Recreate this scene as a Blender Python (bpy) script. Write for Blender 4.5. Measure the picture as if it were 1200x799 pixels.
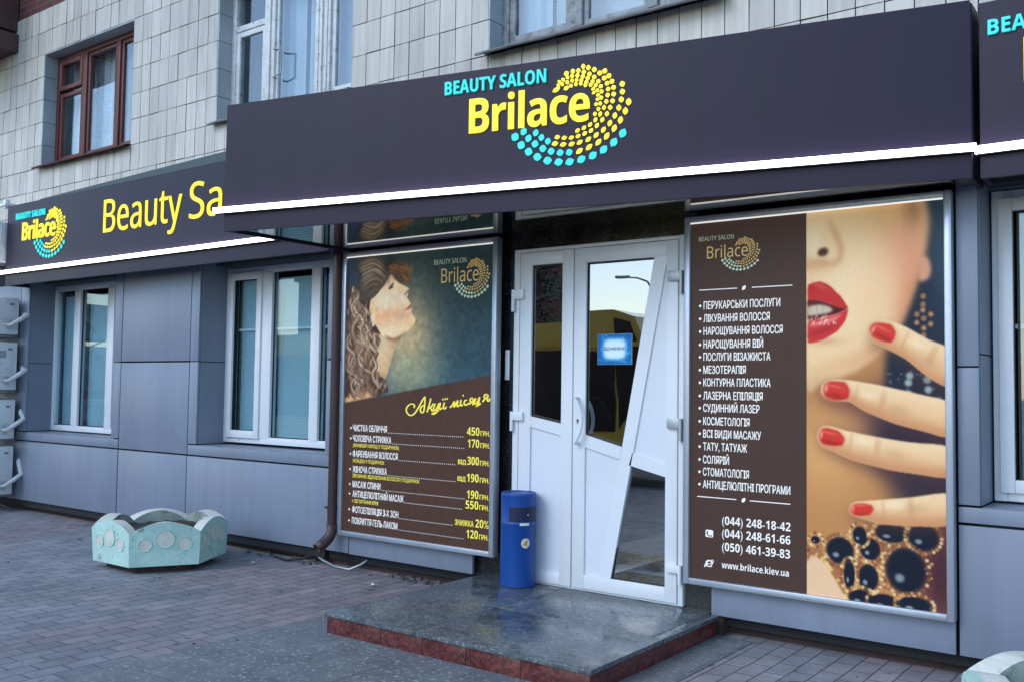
import bpy, bmesh, math, random
import numpy as np
from mathutils import Vector, Matrix

for o in list(bpy.data.objects):
    bpy.data.objects.remove(o, do_unlink=True)
scene = bpy.context.scene
COL = scene.collection
random.seed(7)
RNG = np.random.default_rng(11)
R_ = math.radians

# ------------------------------------------------------------------ camera
cam_d = bpy.data.cameras.new("camera")
cam = bpy.data.objects.new("camera", cam_d)
COL.objects.link(cam)
cam_d.sensor_width = 36.0
cam_d.sensor_fit = 'HORIZONTAL'
cam_d.lens = 33.384
cam_d.clip_start = 0.05
cam_d.clip_end = 2000
_yaw, _pitch, _roll = R_(36.74064), R_(2.86845), R_(0.80727)
_fw = Vector((-math.sin(_yaw)*math.cos(_pitch), math.cos(_yaw)*math.cos(_pitch), math.sin(_pitch)))
_rt = Vector((math.cos(_yaw), math.sin(_yaw), 0))
_up = _rt.cross(_fw)
_r2 = _rt*math.cos(_roll) + _up*math.sin(_roll)
_u2 = _up*math.cos(_roll) - _rt*math.sin(_roll)
cam.matrix_world = Matrix(((_r2.x, _u2.x, -_fw.x, 3.0), (_r2.y, _u2.y, -_fw.y, -5.2),
                           (_r2.z, _u2.z, -_fw.z, 1.41), (0, 0, 0, 1)))
scene.camera = cam

# ------------------------------------------------------------------ world, sun, exposure
SUN_EL, SUN_AZ = 38.0, 200.0     # azimuth: compass style, 0 = +y, clockwise
world = bpy.data.worlds.new("World")
scene.world = world
world.use_nodes = True
wn = world.node_tree
bg = wn.nodes["Background"]
sky = wn.nodes.new("ShaderNodeTexSky")
sky.sky_type = 'NISHITA'
sky.sun_disc = False
sky.sun_elevation = R_(SUN_EL)
sky.sun_rotation = R_(SUN_AZ)
sky.air_density = 1.25
sky.dust_density = 0.6
sky.ozone_density = 4.0
wn.links.new(sky.outputs["Color"], bg.inputs["Color"])
bg.inputs["Strength"].default_value = 0.15
sun_d = bpy.data.lights.new("sun", 'SUN')
sun = bpy.data.objects.new("sun", sun_d)
COL.objects.link(sun)
sun_d.energy = 0.5
sun_d.angle = R_(30)
sun_d.color = (0.88, 0.94, 1.0)
_sd = Vector((math.sin(R_(SUN_AZ))*math.cos(R_(SUN_EL)), math.cos(R_(SUN_AZ))*math.cos(R_(SUN_EL)), math.sin(R_(SUN_EL))))
sun.rotation_euler = _sd.to_track_quat('Z', 'Y').to_euler()
scene.view_settings.view_transform = 'Standard'
scene.view_settings.look = 'None'
scene.view_settings.gamma = 1.0
scene.view_settings.use_curve_mapping = False
scene.view_settings.exposure = 0.95
scene.render.engine = 'CYCLES'
scene.cycles.max_bounces = 8
scene.cycles.transparent_max_bounces = 12

# ------------------------------------------------------------------ helpers
def srgb(r, g, b):
    f = lambda c: (c/255/12.92) if c/255 <= 0.04045 else ((c/255+0.055)/1.055)**2.4
    return (f(r), f(g), f(b))

class MB:
    """collects shapes into one mesh"""
    def __init__(self):
        self.bm = bmesh.new()
    def face(self, pts, smooth=False):
        vs = [self.bm.verts.new(p) for p in pts]
        f = self.bm.faces.new(vs)
        f.smooth = smooth
        return f
    def box(self, x0, x1, y0, y1, z0, z1, bev=0.0, seg=2):
        m = Matrix.Translation(((x0+x1)/2, (y0+y1)/2, (z0+z1)/2)) @ Matrix.Diagonal((abs(x1-x0), abs(y1-y0), abs(z1-z0), 1))
        r = bmesh.ops.create_cube(self.bm, size=1.0, matrix=m)
        if bev > 0:
            es = list({e for v in r['verts'] for e in v.link_edges})
            bmesh.ops.bevel(self.bm, geom=es, offset=bev, segments=seg, profile=0.5, affect='EDGES')
        return self
    def rbox(self, c, size, rot, bev=0.0):
        m = Matrix.Translation(c) @ rot.to_4x4() @ Matrix.Diagonal((size[0], size[1], size[2], 1))
        r = bmesh.ops.create_cube(self.bm, size=1.0, matrix=m)
        if bev > 0:
            es = list({e for v in r['verts'] for e in v.link_edges})
            bmesh.ops.bevel(self.bm, geom=es, offset=bev, segments=2, profile=0.5, affect='EDGES')
        return self
    def prism(self, poly, fn, a, b):
        """poly: 2d points; fn(u,v,d) -> 3d; extruded from depth a to b"""
        area = sum(poly[i][0]*poly[(i+1) % len(poly)][1]-poly[(i+1) % len(poly)][0]*poly[i][1] for i in range(len(poly)))
        if area < 0:
            poly = poly[::-1]
        A = [self.bm.verts.new(fn(u, v, a)) for u, v in poly]
        B = [self.bm.verts.new(fn(u, v, b)) for u, v in poly]
        n = len(poly)
        self.bm.faces.new(A)
        self.bm.faces.new(B[::-1])
        for i in range(n):
            self.bm.faces.new((A[i], B[i], B[(i+1) % n], A[(i+1) % n]))
        return self
    def tube(self, pts, r, n=10, caps=True, closed=False):
        pts = [Vector(p) for p in pts]
        rs = r if isinstance(r, (list, tuple)) else [r]*len(pts)
        rings = []
        prev = None
        for i, p in enumerate(pts):
            if i == 0: t = pts[1]-pts[0]
            elif i == len(pts)-1: t = pts[-1]-pts[-2]
            else: t = (pts[i+1]-pts[i]).normalized()+(pts[i]-pts[i-1]).normalized()
            t.normalize()
            if prev is None:
                a = Vector((0, 0, 1)) if abs(t.z) < 0.9 else Vector((1, 0, 0))
                u = t.cross(a).normalized()
            else:
                u = (prev - t*prev.dot(t)).normalized()
            prev = u
            w = t.cross(u)
            rings.append([self.bm.verts.new(p+(u*math.cos(k*2*math.pi/n)+w*math.sin(k*2*math.pi/n))*rs[i]) for k in range(n)])
        for a, b in zip(rings, rings[1:]):
            for k in range(n):
                f = self.bm.faces.new((a[k], a[(k+1) % n], b[(k+1) % n], b[k]))
                f.smooth = True
        if caps:
            self.bm.faces.new(rings[0][::-1]); self.bm.faces.new(rings[-1])
        return self
    def lathe(self, c, prof, n=32, ang0=0.0, ang1=2*math.pi):
        full = abs(ang1-ang0-2*math.pi) < 1e-6
        m = n if full else n+1
        rings = []
        for r, z in prof:
            rings.append([self.bm.verts.new((c[0]+r*math.cos(ang0+(ang1-ang0)*k/n), c[1]+r*math.sin(ang0+(ang1-ang0)*k/n), c[2]+z)) for k in range(m)])
        for a, b in zip(rings, rings[1:]):
            for k in range(n):
                f = self.bm.faces.new((a[k], a[(k+1) % m], b[(k+1) % m], b[k]))
                f.smooth = True
        return self
    def mesh(self, me):
        self.bm.from_mesh(me)
        return self
    def build(self, name, material, parent=None, sharp=35, recalc=True):
        if recalc:
            bmesh.ops.recalc_face_normals(self.bm, faces=self.bm.faces[:])
        me = bpy.data.meshes.new(name)
        self.bm.to_mesh(me)
        self.bm.free()
        try:
            me.set_sharp_from_angle(angle=R_(sharp))
        except Exception:
            pass
        ms = material if isinstance(material, (list, tuple)) else [material]
        for m in ms:
            me.materials.append(m)
        o = bpy.data.objects.new(name, me)
        COL.objects.link(o)
        if parent is not None:
            o.parent = parent
        return o

def tag(o, label=None, cat=None, group=None, kind=None):
    if label: o["label"] = label
    if cat: o["category"] = cat
    if group: o["group"] = group
    if kind: o["kind"] = kind
    return o

def thing(name, label, cat, group=None):
    o = bpy.data.objects.new(name, None)
    COL.objects.link(o)
    return tag(o, label, cat, group)

def settle(root, loc):
    """move the empty to the thing's base while its parts stay where they are"""
    root.location = loc
    M = Matrix.Translation(loc).inverted()
    for c in [o for o in COL.objects if o.parent == root]:
        c.matrix_parent_inverse = M

FRONT = lambda u, v, d: (u, d, v)          # polygons drawn on the facade plane (x, z), depth y

# ------------------------------------------------------------------ materials
def new_mat(name):
    m = bpy.data.materials.new(name)
    m.use_nodes = True
    nt = m.node_tree
    return m, nt, nt.nodes["Principled BSDF"]

def mat(name, col, rough=0.5, metal=0.0, n1=(3.0, 0.10), n2=(40.0, 0.05), bump=0.0, bscale=60.0, spec=0.5, emit=None, rvar=0.1, stretch=(1, 1, 1), coat=0.0, dirt=None):
    """principled with two scales of tonal noise, roughness variation and optional bump / dirt patches"""
    m, nt, b = new_mat(name)
    N, Lk = nt.nodes, nt.links
    tc = N.new("ShaderNodeTexCoord")
    mp = N.new("ShaderNodeMapping")
    mp.inputs["Scale"].default_value = stretch
    Lk.new(tc.outputs["Object"], mp.inputs["Vector"])
    out = None
    for sc, am in (n1, n2):
        t = N.new("ShaderNodeTexNoise")
        t.inputs["Scale"].default_value = sc
        t.inputs["Detail"].default_value = 5
        Lk.new(mp.outputs["Vector"], t.inputs["Vector"])
        mr = N.new("ShaderNodeMapRange")
        mr.inputs["From Min"].default_value = 0.3; mr.inputs["From Max"].default_value = 0.7
        mr.inputs["To Min"].default_value = 1-am; mr.inputs["To Max"].default_value = 1+am
        Lk.new(t.outputs["Fac"], mr.inputs["Value"])
        if out is None:
            out = mr.outputs["Result"]; big = t
        else:
            mm = N.new("ShaderNodeMath"); mm.operation = 'MULTIPLY'
            Lk.new(out, mm.inputs[0]); Lk.new(mr.outputs["Result"], mm.inputs[1])
            out = mm.outputs[0]
    mx = N.new("ShaderNodeVectorMath"); mx.operation = 'SCALE'
    mx.inputs[0].default_value = col
    Lk.new(out, mx.inputs["Scale"])
    c = mx.outputs[0]
    if dirt:
        dcol, dsc, d0, d1 = dirt
        t = N.new("ShaderNodeTexNoise"); t.inputs["Scale"].default_value = dsc; t.inputs["Detail"].default_value = 8
        t.inputs["Roughness"].default_value = 0.7
        Lk.new(mp.outputs["Vector"], t.inputs["Vector"])
        mr = N.new("ShaderNodeMapRange"); mr.inputs["From Min"].default_value = d0; mr.inputs["From Max"].default_value = d1
        Lk.new(t.outputs["Fac"], mr.inputs["Value"])
        mi = N.new("ShaderNodeMixRGB"); mi.inputs["Color2"].default_value = (*dcol, 1)
        Lk.new(mr.outputs["Result"], mi.inputs["Fac"]); Lk.new(c, mi.inputs["Color1"])
        c = mi.outputs["Color"]
    Lk.new(c, b.inputs["Base Color"])
    rr = N.new("ShaderNodeMapRange")
    rr.inputs["To Min"].default_value = max(0.02, rough-rvar); rr.inputs["To Max"].default_value = min(1, rough+rvar)
    Lk.new(big.outputs["Fac"], rr.inputs["Value"])
    Lk.new(rr.outputs["Result"], b.inputs["Roughness"])
    b.inputs["Metallic"].default_value = metal
    b.inputs["Specular IOR Level"].default_value = spec
    b.inputs["Coat Weight"].default_value = coat
    if bump > 0:
        t = N.new("ShaderNodeTexNoise"); t.inputs["Scale"].default_value = bscale; t.inputs["Detail"].default_value = 6
        Lk.new(mp.outputs["Vector"], t.inputs["Vector"])
        bp = N.new("ShaderNodeBump"); bp.inputs["Strength"].default_value = bump; bp.inputs["Distance"].default_value = 0.01
        Lk.new(t.outputs["Fac"], bp.inputs["Height"]); Lk.new(bp.outputs["Normal"], b.inputs["Normal"])
    if emit:
        b.inputs["Emission Color"].default_value = (*emit[0], 1)
        b.inputs["Emission Strength"].default_value = emit[1]
    return m

def weathered_panel(m):
    nt = m.node_tree; N, Lk = nt.nodes, nt.links
    b = N["Principled BSDF"]; src = b.inputs["Base Color"].links[0].from_socket
    oi = N.new("ShaderNodeObjectInfo")
    mr = N.new("ShaderNodeMapRange"); mr.inputs["To Min"].default_value = 0.92; mr.inputs["To Max"].default_value = 1.07
    Lk.new(oi.outputs["Random"], mr.inputs["Value"])
    tc = N.new("ShaderNodeTexCoord"); mp = N.new("ShaderNodeMapping"); mp.inputs["Scale"].default_value = (9, 3, 0.5)
    Lk.new(tc.outputs["Object"], mp.inputs["Vector"])
    t = N.new("ShaderNodeTexNoise"); t.inputs["Scale"].default_value = 1.0; t.inputs["Detail"].default_value = 7; t.inputs["Roughness"].default_value = 0.65
    Lk.new(mp.outputs[0], t.inputs["Vector"])
    m2 = N.new("ShaderNodeMapRange"); m2.inputs["From Min"].default_value = 0.35; m2.inputs["From Max"].default_value = 0.7
    m2.inputs["To Min"].default_value = 1.05; m2.inputs["To Max"].default_value = 0.90
    Lk.new(t.outputs["Fac"], m2.inputs["Value"])
    mm = N.new("ShaderNodeMath"); mm.operation = 'MULTIPLY'
    Lk.new(mr.outputs[0], mm.inputs[0]); Lk.new(m2.outputs[0], mm.inputs[1])
    s = N.new("ShaderNodeVectorMath"); s.operation = 'SCALE'
    Lk.new(src, s.inputs[0]); Lk.new(mm.outputs[0], s.inputs["Scale"]); Lk.new(s.outputs[0], b.inputs["Base Color"])
    return m

def glass_mat(name, tint, refl, rough=0.0, wob=0.0, gcol=(0.92, 0.96, 1.0)):
    """thin window pane: tinted see-through plus a mirror reflection of the street"""
    m, nt, b = new_mat(name)
    N, Lk = nt.nodes, nt.links
    N.remove(b)
    out = N["Material Output"]
    tr = N.new("ShaderNodeBsdfTransparent"); tr.inputs["Color"].default_value = (*tint, 1)
    gl = N.new("ShaderNodeBsdfGlossy"); gl.inputs["Roughness"].default_value = rough
    gl.inputs["Color"].default_value = (*gcol, 1)
    ge = N.new("ShaderNodeNewGeometry")
    dt = N.new("ShaderNodeVectorMath"); dt.operation = 'DOT_PRODUCT'
    Lk.new(ge.outputs["Normal"], dt.inputs[0]); Lk.new(ge.outputs["Incoming"], dt.inputs[1])
    ab = N.new("ShaderNodeMath"); ab.operation = 'ABSOLUTE'; Lk.new(dt.outputs["Value"], ab.inputs[0])
    om = N.new("ShaderNodeMath"); om.operation = 'SUBTRACT'; om.inputs[0].default_value = 1.0; Lk.new(ab.outputs[0], om.inputs[1])
    pw = N.new("ShaderNodeMath"); pw.operation = 'POWER'; pw.inputs[1].default_value = 5.0; Lk.new(om.outputs[0], pw.inputs[0])
    ad = N.new("ShaderNodeMath"); ad.operation = 'ADD'; ad.use_clamp = True
    ad.inputs[1].default_value = refl
    Lk.new(pw.outputs[0], ad.inputs[0])
    mx = N.new("ShaderNodeMixShader")
    Lk.new(ad.outputs[0], mx.inputs["Fac"]); Lk.new(tr.outputs[0], mx.inputs[1]); Lk.new(gl.outputs[0], mx.inputs[2])
    Lk.new(mx.outputs[0], out.inputs["Surface"])
    if wob > 0:
        tc = N.new("ShaderNodeTexCoord")
        t = N.new("ShaderNodeTexNoise"); t.inputs["Scale"].default_value = 1.6
        Lk.new(tc.outputs["Object"], t.inputs["Vector"])
        bp = N.new("ShaderNodeBump"); bp.inputs["Strength"].default_value = wob; bp.inputs["Distance"].default_value = 0.02
        Lk.new(t.outputs["Fac"], bp.inputs["Height"]); Lk.new(bp.outputs["Normal"], gl.inputs["Normal"])
    return m

def print_mat(name, emit):
    """printed backlit sheet: the colour of each point of the print is stored on the sheet"""
    m, nt, b = new_mat(name)
    N, Lk = nt.nodes, nt.links
    a = N.new("ShaderNodeAttribute"); a.attribute_name = "print"
    Lk.new(a.outputs["Color"], b.inputs["Base Color"])
    Lk.new(a.outputs["Color"], b.inputs["Emission Color"])
    b.inputs["Emission Strength"].default_value = emit
    b.inputs["Roughness"].default_value = 0.45
    b.inputs["Specular IOR Level"].default_value = 0.16
    tc = N.new("ShaderNodeTexCoord")
    mp = N.new("ShaderNodeMapping"); mp.inputs["Rotation"].default_value = (0, R_(35), 0); mp.inputs["Scale"].default_value = (1.2, 1, 2.4)
    Lk.new(tc.outputs["Object"], mp.inputs["Vector"])
    t = N.new("ShaderNodeTexNoise"); t.inputs["Scale"].default_value = 1.3; t.inputs["Detail"].default_value = 3
    t.inputs["Distortion"].default_value = 0.4
    Lk.new(mp.outputs["Vector"], t.inputs["Vector"])
    bp = N.new("ShaderNodeBump"); bp.inputs["Strength"].default_value = 0.13; bp.inputs["Distance"].default_value = 0.03
    Lk.new(t.outputs["Fac"], bp.inputs["Height"]); Lk.new(bp.outputs["Normal"], b.inputs["Normal"])
    return m

def emit_mat(name, col, strength, base=None):
    m, nt, b = new_mat(name)
    b.inputs["Base Color"].default_value = (*(base or col), 1)
    b.inputs["Emission Color"].default_value = (*col, 1)
    b.inputs["Emission Strength"].default_value = strength
    b.inputs["Roughness"].default_value = 0.4
    return m

def tile_mat():
    m, nt, b = new_mat("ceramic facade tile")
    N, Lk = nt.nodes, nt.links
    geo = N.new("ShaderNodeNewGeometry")
    cr = N.new("ShaderNodeValToRGB")
    e = cr.color_ramp.elements
    e[0].position = 0; e[0].color = (0.49, 0.465, 0.415, 1)
    e[1].position = 1; e[1].color = (0.61, 0.575, 0.51, 1)
    k = cr.color_ramp.elements.new(0.5); k.color = (0.56, 0.53, 0.475, 1)
    Lk.new(geo.outputs["Random Per Island"], cr.inputs["Fac"])
    tc = N.new("ShaderNodeTexCoord")
    mp = N.new("ShaderNodeMapping"); mp.inputs["Scale"].default_value = (22, 5, 1.6)
    Lk.new(tc.outputs["Object"], mp.inputs["Vector"])
    t = N.new("ShaderNodeTexNoise"); t.inputs["Scale"].default_value = 1.0; t.inputs["Detail"].default_value = 6
    Lk.new(mp.outputs["Vector"], t.inputs["Vector"])
    mr = N.new("ShaderNodeMapRange"); mr.inputs["From Min"].default_value = 0.3; mr.inputs["From Max"].default_value = 0.7
    mr.inputs["To Min"].default_value = 0.84; mr.inputs["To Max"].default_value = 1.1
    Lk.new(t.outputs["Fac"], mr.inputs["Value"])
    t2 = N.new("ShaderNodeTexNoise"); t2.inputs["Scale"].default_value = 0.8; t2.inputs["Detail"].default_value = 7
    Lk.new(tc.outputs["Object"], t2.inputs["Vector"])
    mr2 = N.new("ShaderNodeMapRange"); mr2.inputs["From Min"].default_value = 0.35; mr2.inputs["From Max"].default_value = 0.7
    mr2.inputs["To Min"].default_value = 0.86; mr2.inputs["To Max"].default_value = 1.08
    Lk.new(t2.outputs["Fac"], mr2.inputs["Value"])
    mm = N.new("ShaderNodeMath"); mm.operation = 'MULTIPLY'
    Lk.new(mr.outputs[0], mm.inputs[0]); Lk.new(mr2.outputs[0], mm.inputs[1])
    sc = N.new("ShaderNodeVectorMath"); sc.operation = 'SCALE'
    Lk.new(cr.outputs["Color"], sc.inputs[0]); Lk.new(mm.outputs[0], sc.inputs["Scale"])
    Lk.new(sc.outputs[0], b.inputs["Base Color"])
    b.inputs["Roughness"].default_value = 0.45
    t3 = N.new("ShaderNodeTexNoise"); t3.inputs["Scale"].default_value = 45
    Lk.new(tc.outputs["Object"], t3.inputs["Vector"])
    bp = N.new("ShaderNodeBump"); bp.inputs["Strength"].default_value = 0.12; bp.inputs["Distance"].default_value = 0.01
    Lk.new(t3.outputs["Fac"], bp.inputs["Height"]); Lk.new(bp.outputs["Normal"], b.inputs["Normal"])
    return m

def brick_mat(name, c1, c2, cm, w, h, mortar, rot, rough, bump=0.5, patch=None, fleck=None, offset=0.5, patch_scale=(0.5, 0.35)):
    """pavers / slabs / bricks: rot=True lays the courses along world y"""
    m, nt, b = new_mat(name)
    N, Lk = nt.nodes, nt.links
    tc = N.new("ShaderNodeTexCoord")
    sp = N.new("ShaderNodeSeparateXYZ"); Lk.new(tc.outputs["Object"], sp.inputs[0])
    cb = N.new("ShaderNodeCombineXYZ")
    if rot == 'ground':
        Lk.new(sp.outputs["Y"], cb.inputs["X"]); Lk.new(sp.outputs["X"], cb.inputs["Y"])
    elif rot == 'wall':
        Lk.new(sp.outputs["X"], cb.inputs["X"]); Lk.new(sp.outputs["Z"], cb.inputs["Y"])
    # slight wander of the joints
    nz = N.new("ShaderNodeTexNoise"); nz.inputs["Scale"].default_value = 2.2; nz.inputs["Detail"].default_value = 2
    Lk.new(tc.outputs["Object"], nz.inputs["Vector"])
    sb = N.new("ShaderNodeVectorMath"); sb.operation = 'SUBTRACT'; sb.inputs[1].default_value = (0.5, 0.5, 0.5)
    Lk.new(nz.outputs["Color"], sb.inputs[0])
    ss = N.new("ShaderNodeVectorMath"); ss.operation = 'SCALE'; ss.inputs["Scale"].default_value = 0.02
    Lk.new(sb.outputs[0], ss.inputs[0])
    av = N.new("ShaderNodeVectorMath"); av.operation = 'ADD'
    Lk.new(cb.outputs[0], av.inputs[0]); Lk.new(ss.outputs[0], av.inputs[1])
    br = N.new("ShaderNodeTexBrick")
    br.offset = offset
    br.inputs["Color1"].default_value = (*c1, 1); br.inputs["Color2"].default_value = (*c2, 1); br.inputs["Mortar"].default_value = (*cm, 1)
    br.inputs["Scale"].default_value = 1.0
    br.inputs["Brick Width"].default_value = w; br.inputs["Row Height"].default_value = h
    br.inputs["Mortar Size"].default_value = mortar; br.inputs["Mortar Smooth"].default_value = 0.3
    Lk.new(av.outputs[0], br.inputs["Vector"])
    c = br.outputs["Color"]
    if patch:
        t = N.new("ShaderNodeTexNoise"); t.inputs["Scale"].default_value = 1.0; t.inputs["Detail"].default_value = 3
        mp = N.new("ShaderNodeMapping"); mp.inputs["Scale"].default_value = (patch_scale[0], patch_scale[1], 1); mp.inputs["Location"].default_value = patch[1]
        Lk.new(tc.outputs["Object"], mp.inputs["Vector"]); Lk.new(mp.outputs[0], t.inputs["Vector"])
        mr = N.new("ShaderNodeMapRange"); mr.inputs["From Min"].default_value = 0.47; mr.inputs["From Max"].default_value = 0.56
        Lk.new(t.outputs["Fac"], mr.inputs["Value"])
        mi = N.new("ShaderNodeMixRGB"); mi.blend_type = 'MULTIPLY'; mi.inputs["Color2"].default_value = (*patch[0], 1)
        Lk.new(mr.outputs[0], mi.inputs["Fac"]); Lk.new(c, mi.inputs["Color1"])
        c = mi.outputs["Color"]
    # grime at two scales
    for sc, lo, hi in ((0.9, 0.75, 1.15), (7.0, 0.8, 1.15), (70.0, 0.82, 1.15)):
        t = N.new("ShaderNodeTexNoise"); t.inputs["Scale"].default_value = sc; t.inputs["Detail"].default_value = 6; t.inputs["Roughness"].default_value = 0.65
        Lk.new(tc.outputs["Object"], t.inputs["Vector"])
        mr = N.new("ShaderNodeMapRange"); mr.inputs["From Min"].default_value = 0.3; mr.inputs["From Max"].default_value = 0.7
        mr.inputs["To Min"].default_value = lo; mr.inputs["To Max"].default_value = hi
        Lk.new(t.outputs["Fac"], mr.inputs["Value"])
        s = N.new("ShaderNodeVectorMath"); s.operation = 'SCALE'
        Lk.new(c, s.inputs[0]); Lk.new(mr.outputs[0], s.inputs["Scale"])
        c = s.outputs[0]
    if fleck:
        fcol, fsc, thr = fleck
        v = N.new("ShaderNodeTexNoise"); v.inputs["Scale"].default_value = fsc; v.inputs["Detail"].default_value = 2
        Lk.new(tc.outputs["Object"], v.inputs["Vector"])
        mr = N.new("ShaderNodeMapRange"); mr.inputs["From Min"].default_value = thr; mr.inputs["From Max"].default_value = thr+0.06
        Lk.new(v.outputs["Fac"], mr.inputs["Value"])
        mi = N.new("ShaderNodeMixRGB"); mi.inputs["Color2"].default_value = (*fcol, 1)
        Lk.new(mr.outputs[0], mi.inputs["Fac"]); Lk.new(c, mi.inputs["Color1"])
        c = mi.outputs["Color"]
    Lk.new(c, b.inputs["Base Color"])
    t = N.new("ShaderNodeTexNoise"); t.inputs["Scale"].default_value = 4.0; t.inputs["Detail"].default_value = 6
    Lk.new(tc.outputs["Object"], t.inputs["Vector"])
    mr = N.new("ShaderNodeMapRange"); mr.inputs["From Min"].default_value = 0.3; mr.inputs["From Max"].default_value = 0.7
    mr.inputs["To Min"].default_value = rough-0.13; mr.inputs["To Max"].default_value = min(1, rough+0.13)
    Lk.new(t.outputs["Fac"], mr.inputs["Value"]); Lk.new(mr.outputs[0], b.inputs["Roughness"])
    if bump > 0:
        iv = N.new("ShaderNodeMath"); iv.operation = 'SUBTRACT'; iv.inputs[0].default_value = 1.0
        Lk.new(br.outputs["Fac"], iv.inputs[1])
        t = N.new("ShaderNodeTexNoise"); t.inputs["Scale"].default_value = 55; t.inputs["Detail"].default_value = 5
        Lk.new(tc.outputs["Object"], t.inputs["Vector"])
        ma = N.new("ShaderNodeMath"); ma.operation = 'MULTIPLY_ADD'; ma.inputs[1].default_value = 0.35
        Lk.new(t.outputs["Fac"], ma.inputs[0]); Lk.new(iv.outputs[0], ma.inputs[2])
        bp = N.new("ShaderNodeBump"); bp.inputs["Strength"].default_value = bump; bp.inputs["Distance"].default_value = 0.006
        Lk.new(ma.outputs[0], bp.inputs["Height"]); Lk.new(bp.outputs["Normal"], b.inputs["Normal"])
    return m

def granite_mat(name, ca, cb_, cc, rough, scale=90, ground=False):
    m, nt, b = new_mat(name)
    N, Lk = nt.nodes, nt.links
    tc = N.new("ShaderNodeTexCoord")
    v = N.new("ShaderNodeTexVoronoi"); v.inputs["Scale"].default_value = scale
    Lk.new(tc.outputs["Object"], v.inputs["Vector"])
    cr = N.new("ShaderNodeValToRGB"); cr.color_ramp.interpolation = 'CONSTANT'
    e = cr.color_ramp.elements
    e[0].position = 0; e[0].color = (*ca, 1)
    e[1].position = 0.5; e[1].color = (*cb_, 1)
    k = e.new(0.86); k.color = (*cc, 1)
    sp = N.new("ShaderNodeSeparateColor"); Lk.new(v.outputs["Color"], sp.inputs[0])
    Lk.new(sp.outputs[0], cr.inputs["Fac"])
    c = cr.outputs["Color"]
    for sc, lo, hi in ((1.3, 0.75, 1.2), (9, 0.8, 1.2)):
        t = N.new("ShaderNodeTexNoise"); t.inputs["Scale"].default_value = sc; t.inputs["Detail"].default_value = 6
        Lk.new(tc.outputs["Object"], t.inputs["Vector"])
        mr = N.new("ShaderNodeMapRange"); mr.inputs["From Min"].default_value = 0.3; mr.inputs["From Max"].default_value = 0.7
        mr.inputs["To Min"].default_value = lo; mr.inputs["To Max"].default_value = hi
        Lk.new(t.outputs["Fac"], mr.inputs["Value"])
        s = N.new("ShaderNodeVectorMath"); s.operation = 'SCALE'
        Lk.new(c, s.inputs[0]); Lk.new(mr.outputs[0], s.inputs["Scale"]); c = s.outputs[0]
    Lk.new(c, b.inputs["Base Color"])
    mr = N.new("ShaderNodeMapRange"); mr.inputs["From Min"].default_value = 0.3; mr.inputs["From Max"].default_value = 0.7
    mr.inputs["To Min"].default_value = max(0.05, rough-0.12); mr.inputs["To Max"].default_value = rough+0.15
    Lk.new(t.outputs["Fac"], mr.inputs["Value"]); Lk.new(mr.outputs[0], b.inputs["Roughness"])
    bp = N.new("ShaderNodeBump"); bp.inputs["Strength"].default_value = 0.12; bp.inputs["Distance"].default_value = 0.004
    Lk.new(t.outputs["Fac"], bp.inputs["Height"]); Lk.new(bp.outputs["Normal"], b.inputs["Normal"])
    return m

M = {}
M['clad'] = mat("grey composite panel", (0.205, 0.240, 0.305), 0.42, 0.0, (1.2, 0.07), (160, 0.03), spec=0.5, dirt=((0.17, 0.18, 0.20), 2.2, 0.62, 0.95))
weathered_panel(M['clad'])
M['gap'] = mat("dark joint", (0.012, 0.013, 0.016), 0.8)
M['tile'] = tile_mat()
M['jamb'] = mat("jamb tile", (0.36, 0.40, 0.43), 0.5, n1=(2, 0.12))
M['grout'] = mat("dark grout", (0.05, 0.05, 0.052), 0.95)
M['brick'] = brick_mat("red brick", (0.16, 0.05, 0.045), (0.11, 0.035, 0.035), (0.2, 0.14, 0.13), 0.25, 0.075, 0.006, 'wall', 0.85, 0.6)
M['rust'] = mat("red brown concrete", (0.10, 0.05, 0.048), 0.8, bump=0.4, dirt=((0.04, 0.025, 0.025), 3, 0.5, 0.8))
M['upvc'] = mat("white plastic profile", (0.74, 0.76, 0.79), 0.3, n1=(1.5, 0.03), n2=(60, 0.02), dirt=((0.5, 0.5, 0.5), 5, 0.66, 1.0))
M['upvc2'] = mat("white door infill panel", (0.70, 0.73, 0.78), 0.28, n1=(1.5, 0.03), n2=(60, 0.02))
M['redwood'] = mat("red brown painted wood", (0.115, 0.032, 0.028), 0.5, n1=(6, 0.2), stretch=(1, 1, 0.3), bump=0.2, bscale=30)
M['oldwhite'] = mat("peeling white painted wood", (0.62, 0.64, 0.64), 0.55, n1=(9, 0.12), bump=0.4, bscale=50, dirt=((0.16, 0.14, 0.13), 16, 0.56, 0.70))
M['oldgrey'] = mat("weathered grey painted wood", (0.30, 0.32, 0.34), 0.65, n1=(9, 0.2), bump=0.4, bscale=50, dirt=((0.10, 0.10, 0.10), 14, 0.50, 0.70))
M['zinc'] = mat("dull zinc sheet", (0.30, 0.31, 0.33), 0.5, 0.3, n1=(4, 0.2), bump=0.2, bscale=12)
M['flash'] = mat("dark teal flashing", (0.035, 0.06, 0.068), 0.5)
M['fascia'] = mat("dark aubergine sign panel", (0.0185, 0.0110, 0.0330), 0.42, n1=(0.7, 0.10), n2=(220, 0.05), spec=0.26)
weathered_panel(M['fascia'])
M['soffit'] = mat("glossy black soffit", (0.006, 0.006, 0.007), 0.045, n1=(2, 0.1), rvar=0.02, spec=0.9, coat=1.0)
M['soffit2'] = mat("dark soffit panel", (0.03, 0.03, 0.035), 0.35)
M['led'] = emit_mat("white light strip", (1.0, 0.98, 0.95), 4.0)
M['led_edge'] = emit_mat("lightbox edge light", (1.0, 0.97, 0.9), 0.36)
M['yel_led'] = emit_mat("backlit yellow letter", (1.0, 0.80, 0.015), 0.42, (0.75, 0.56, 0.015))
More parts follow.
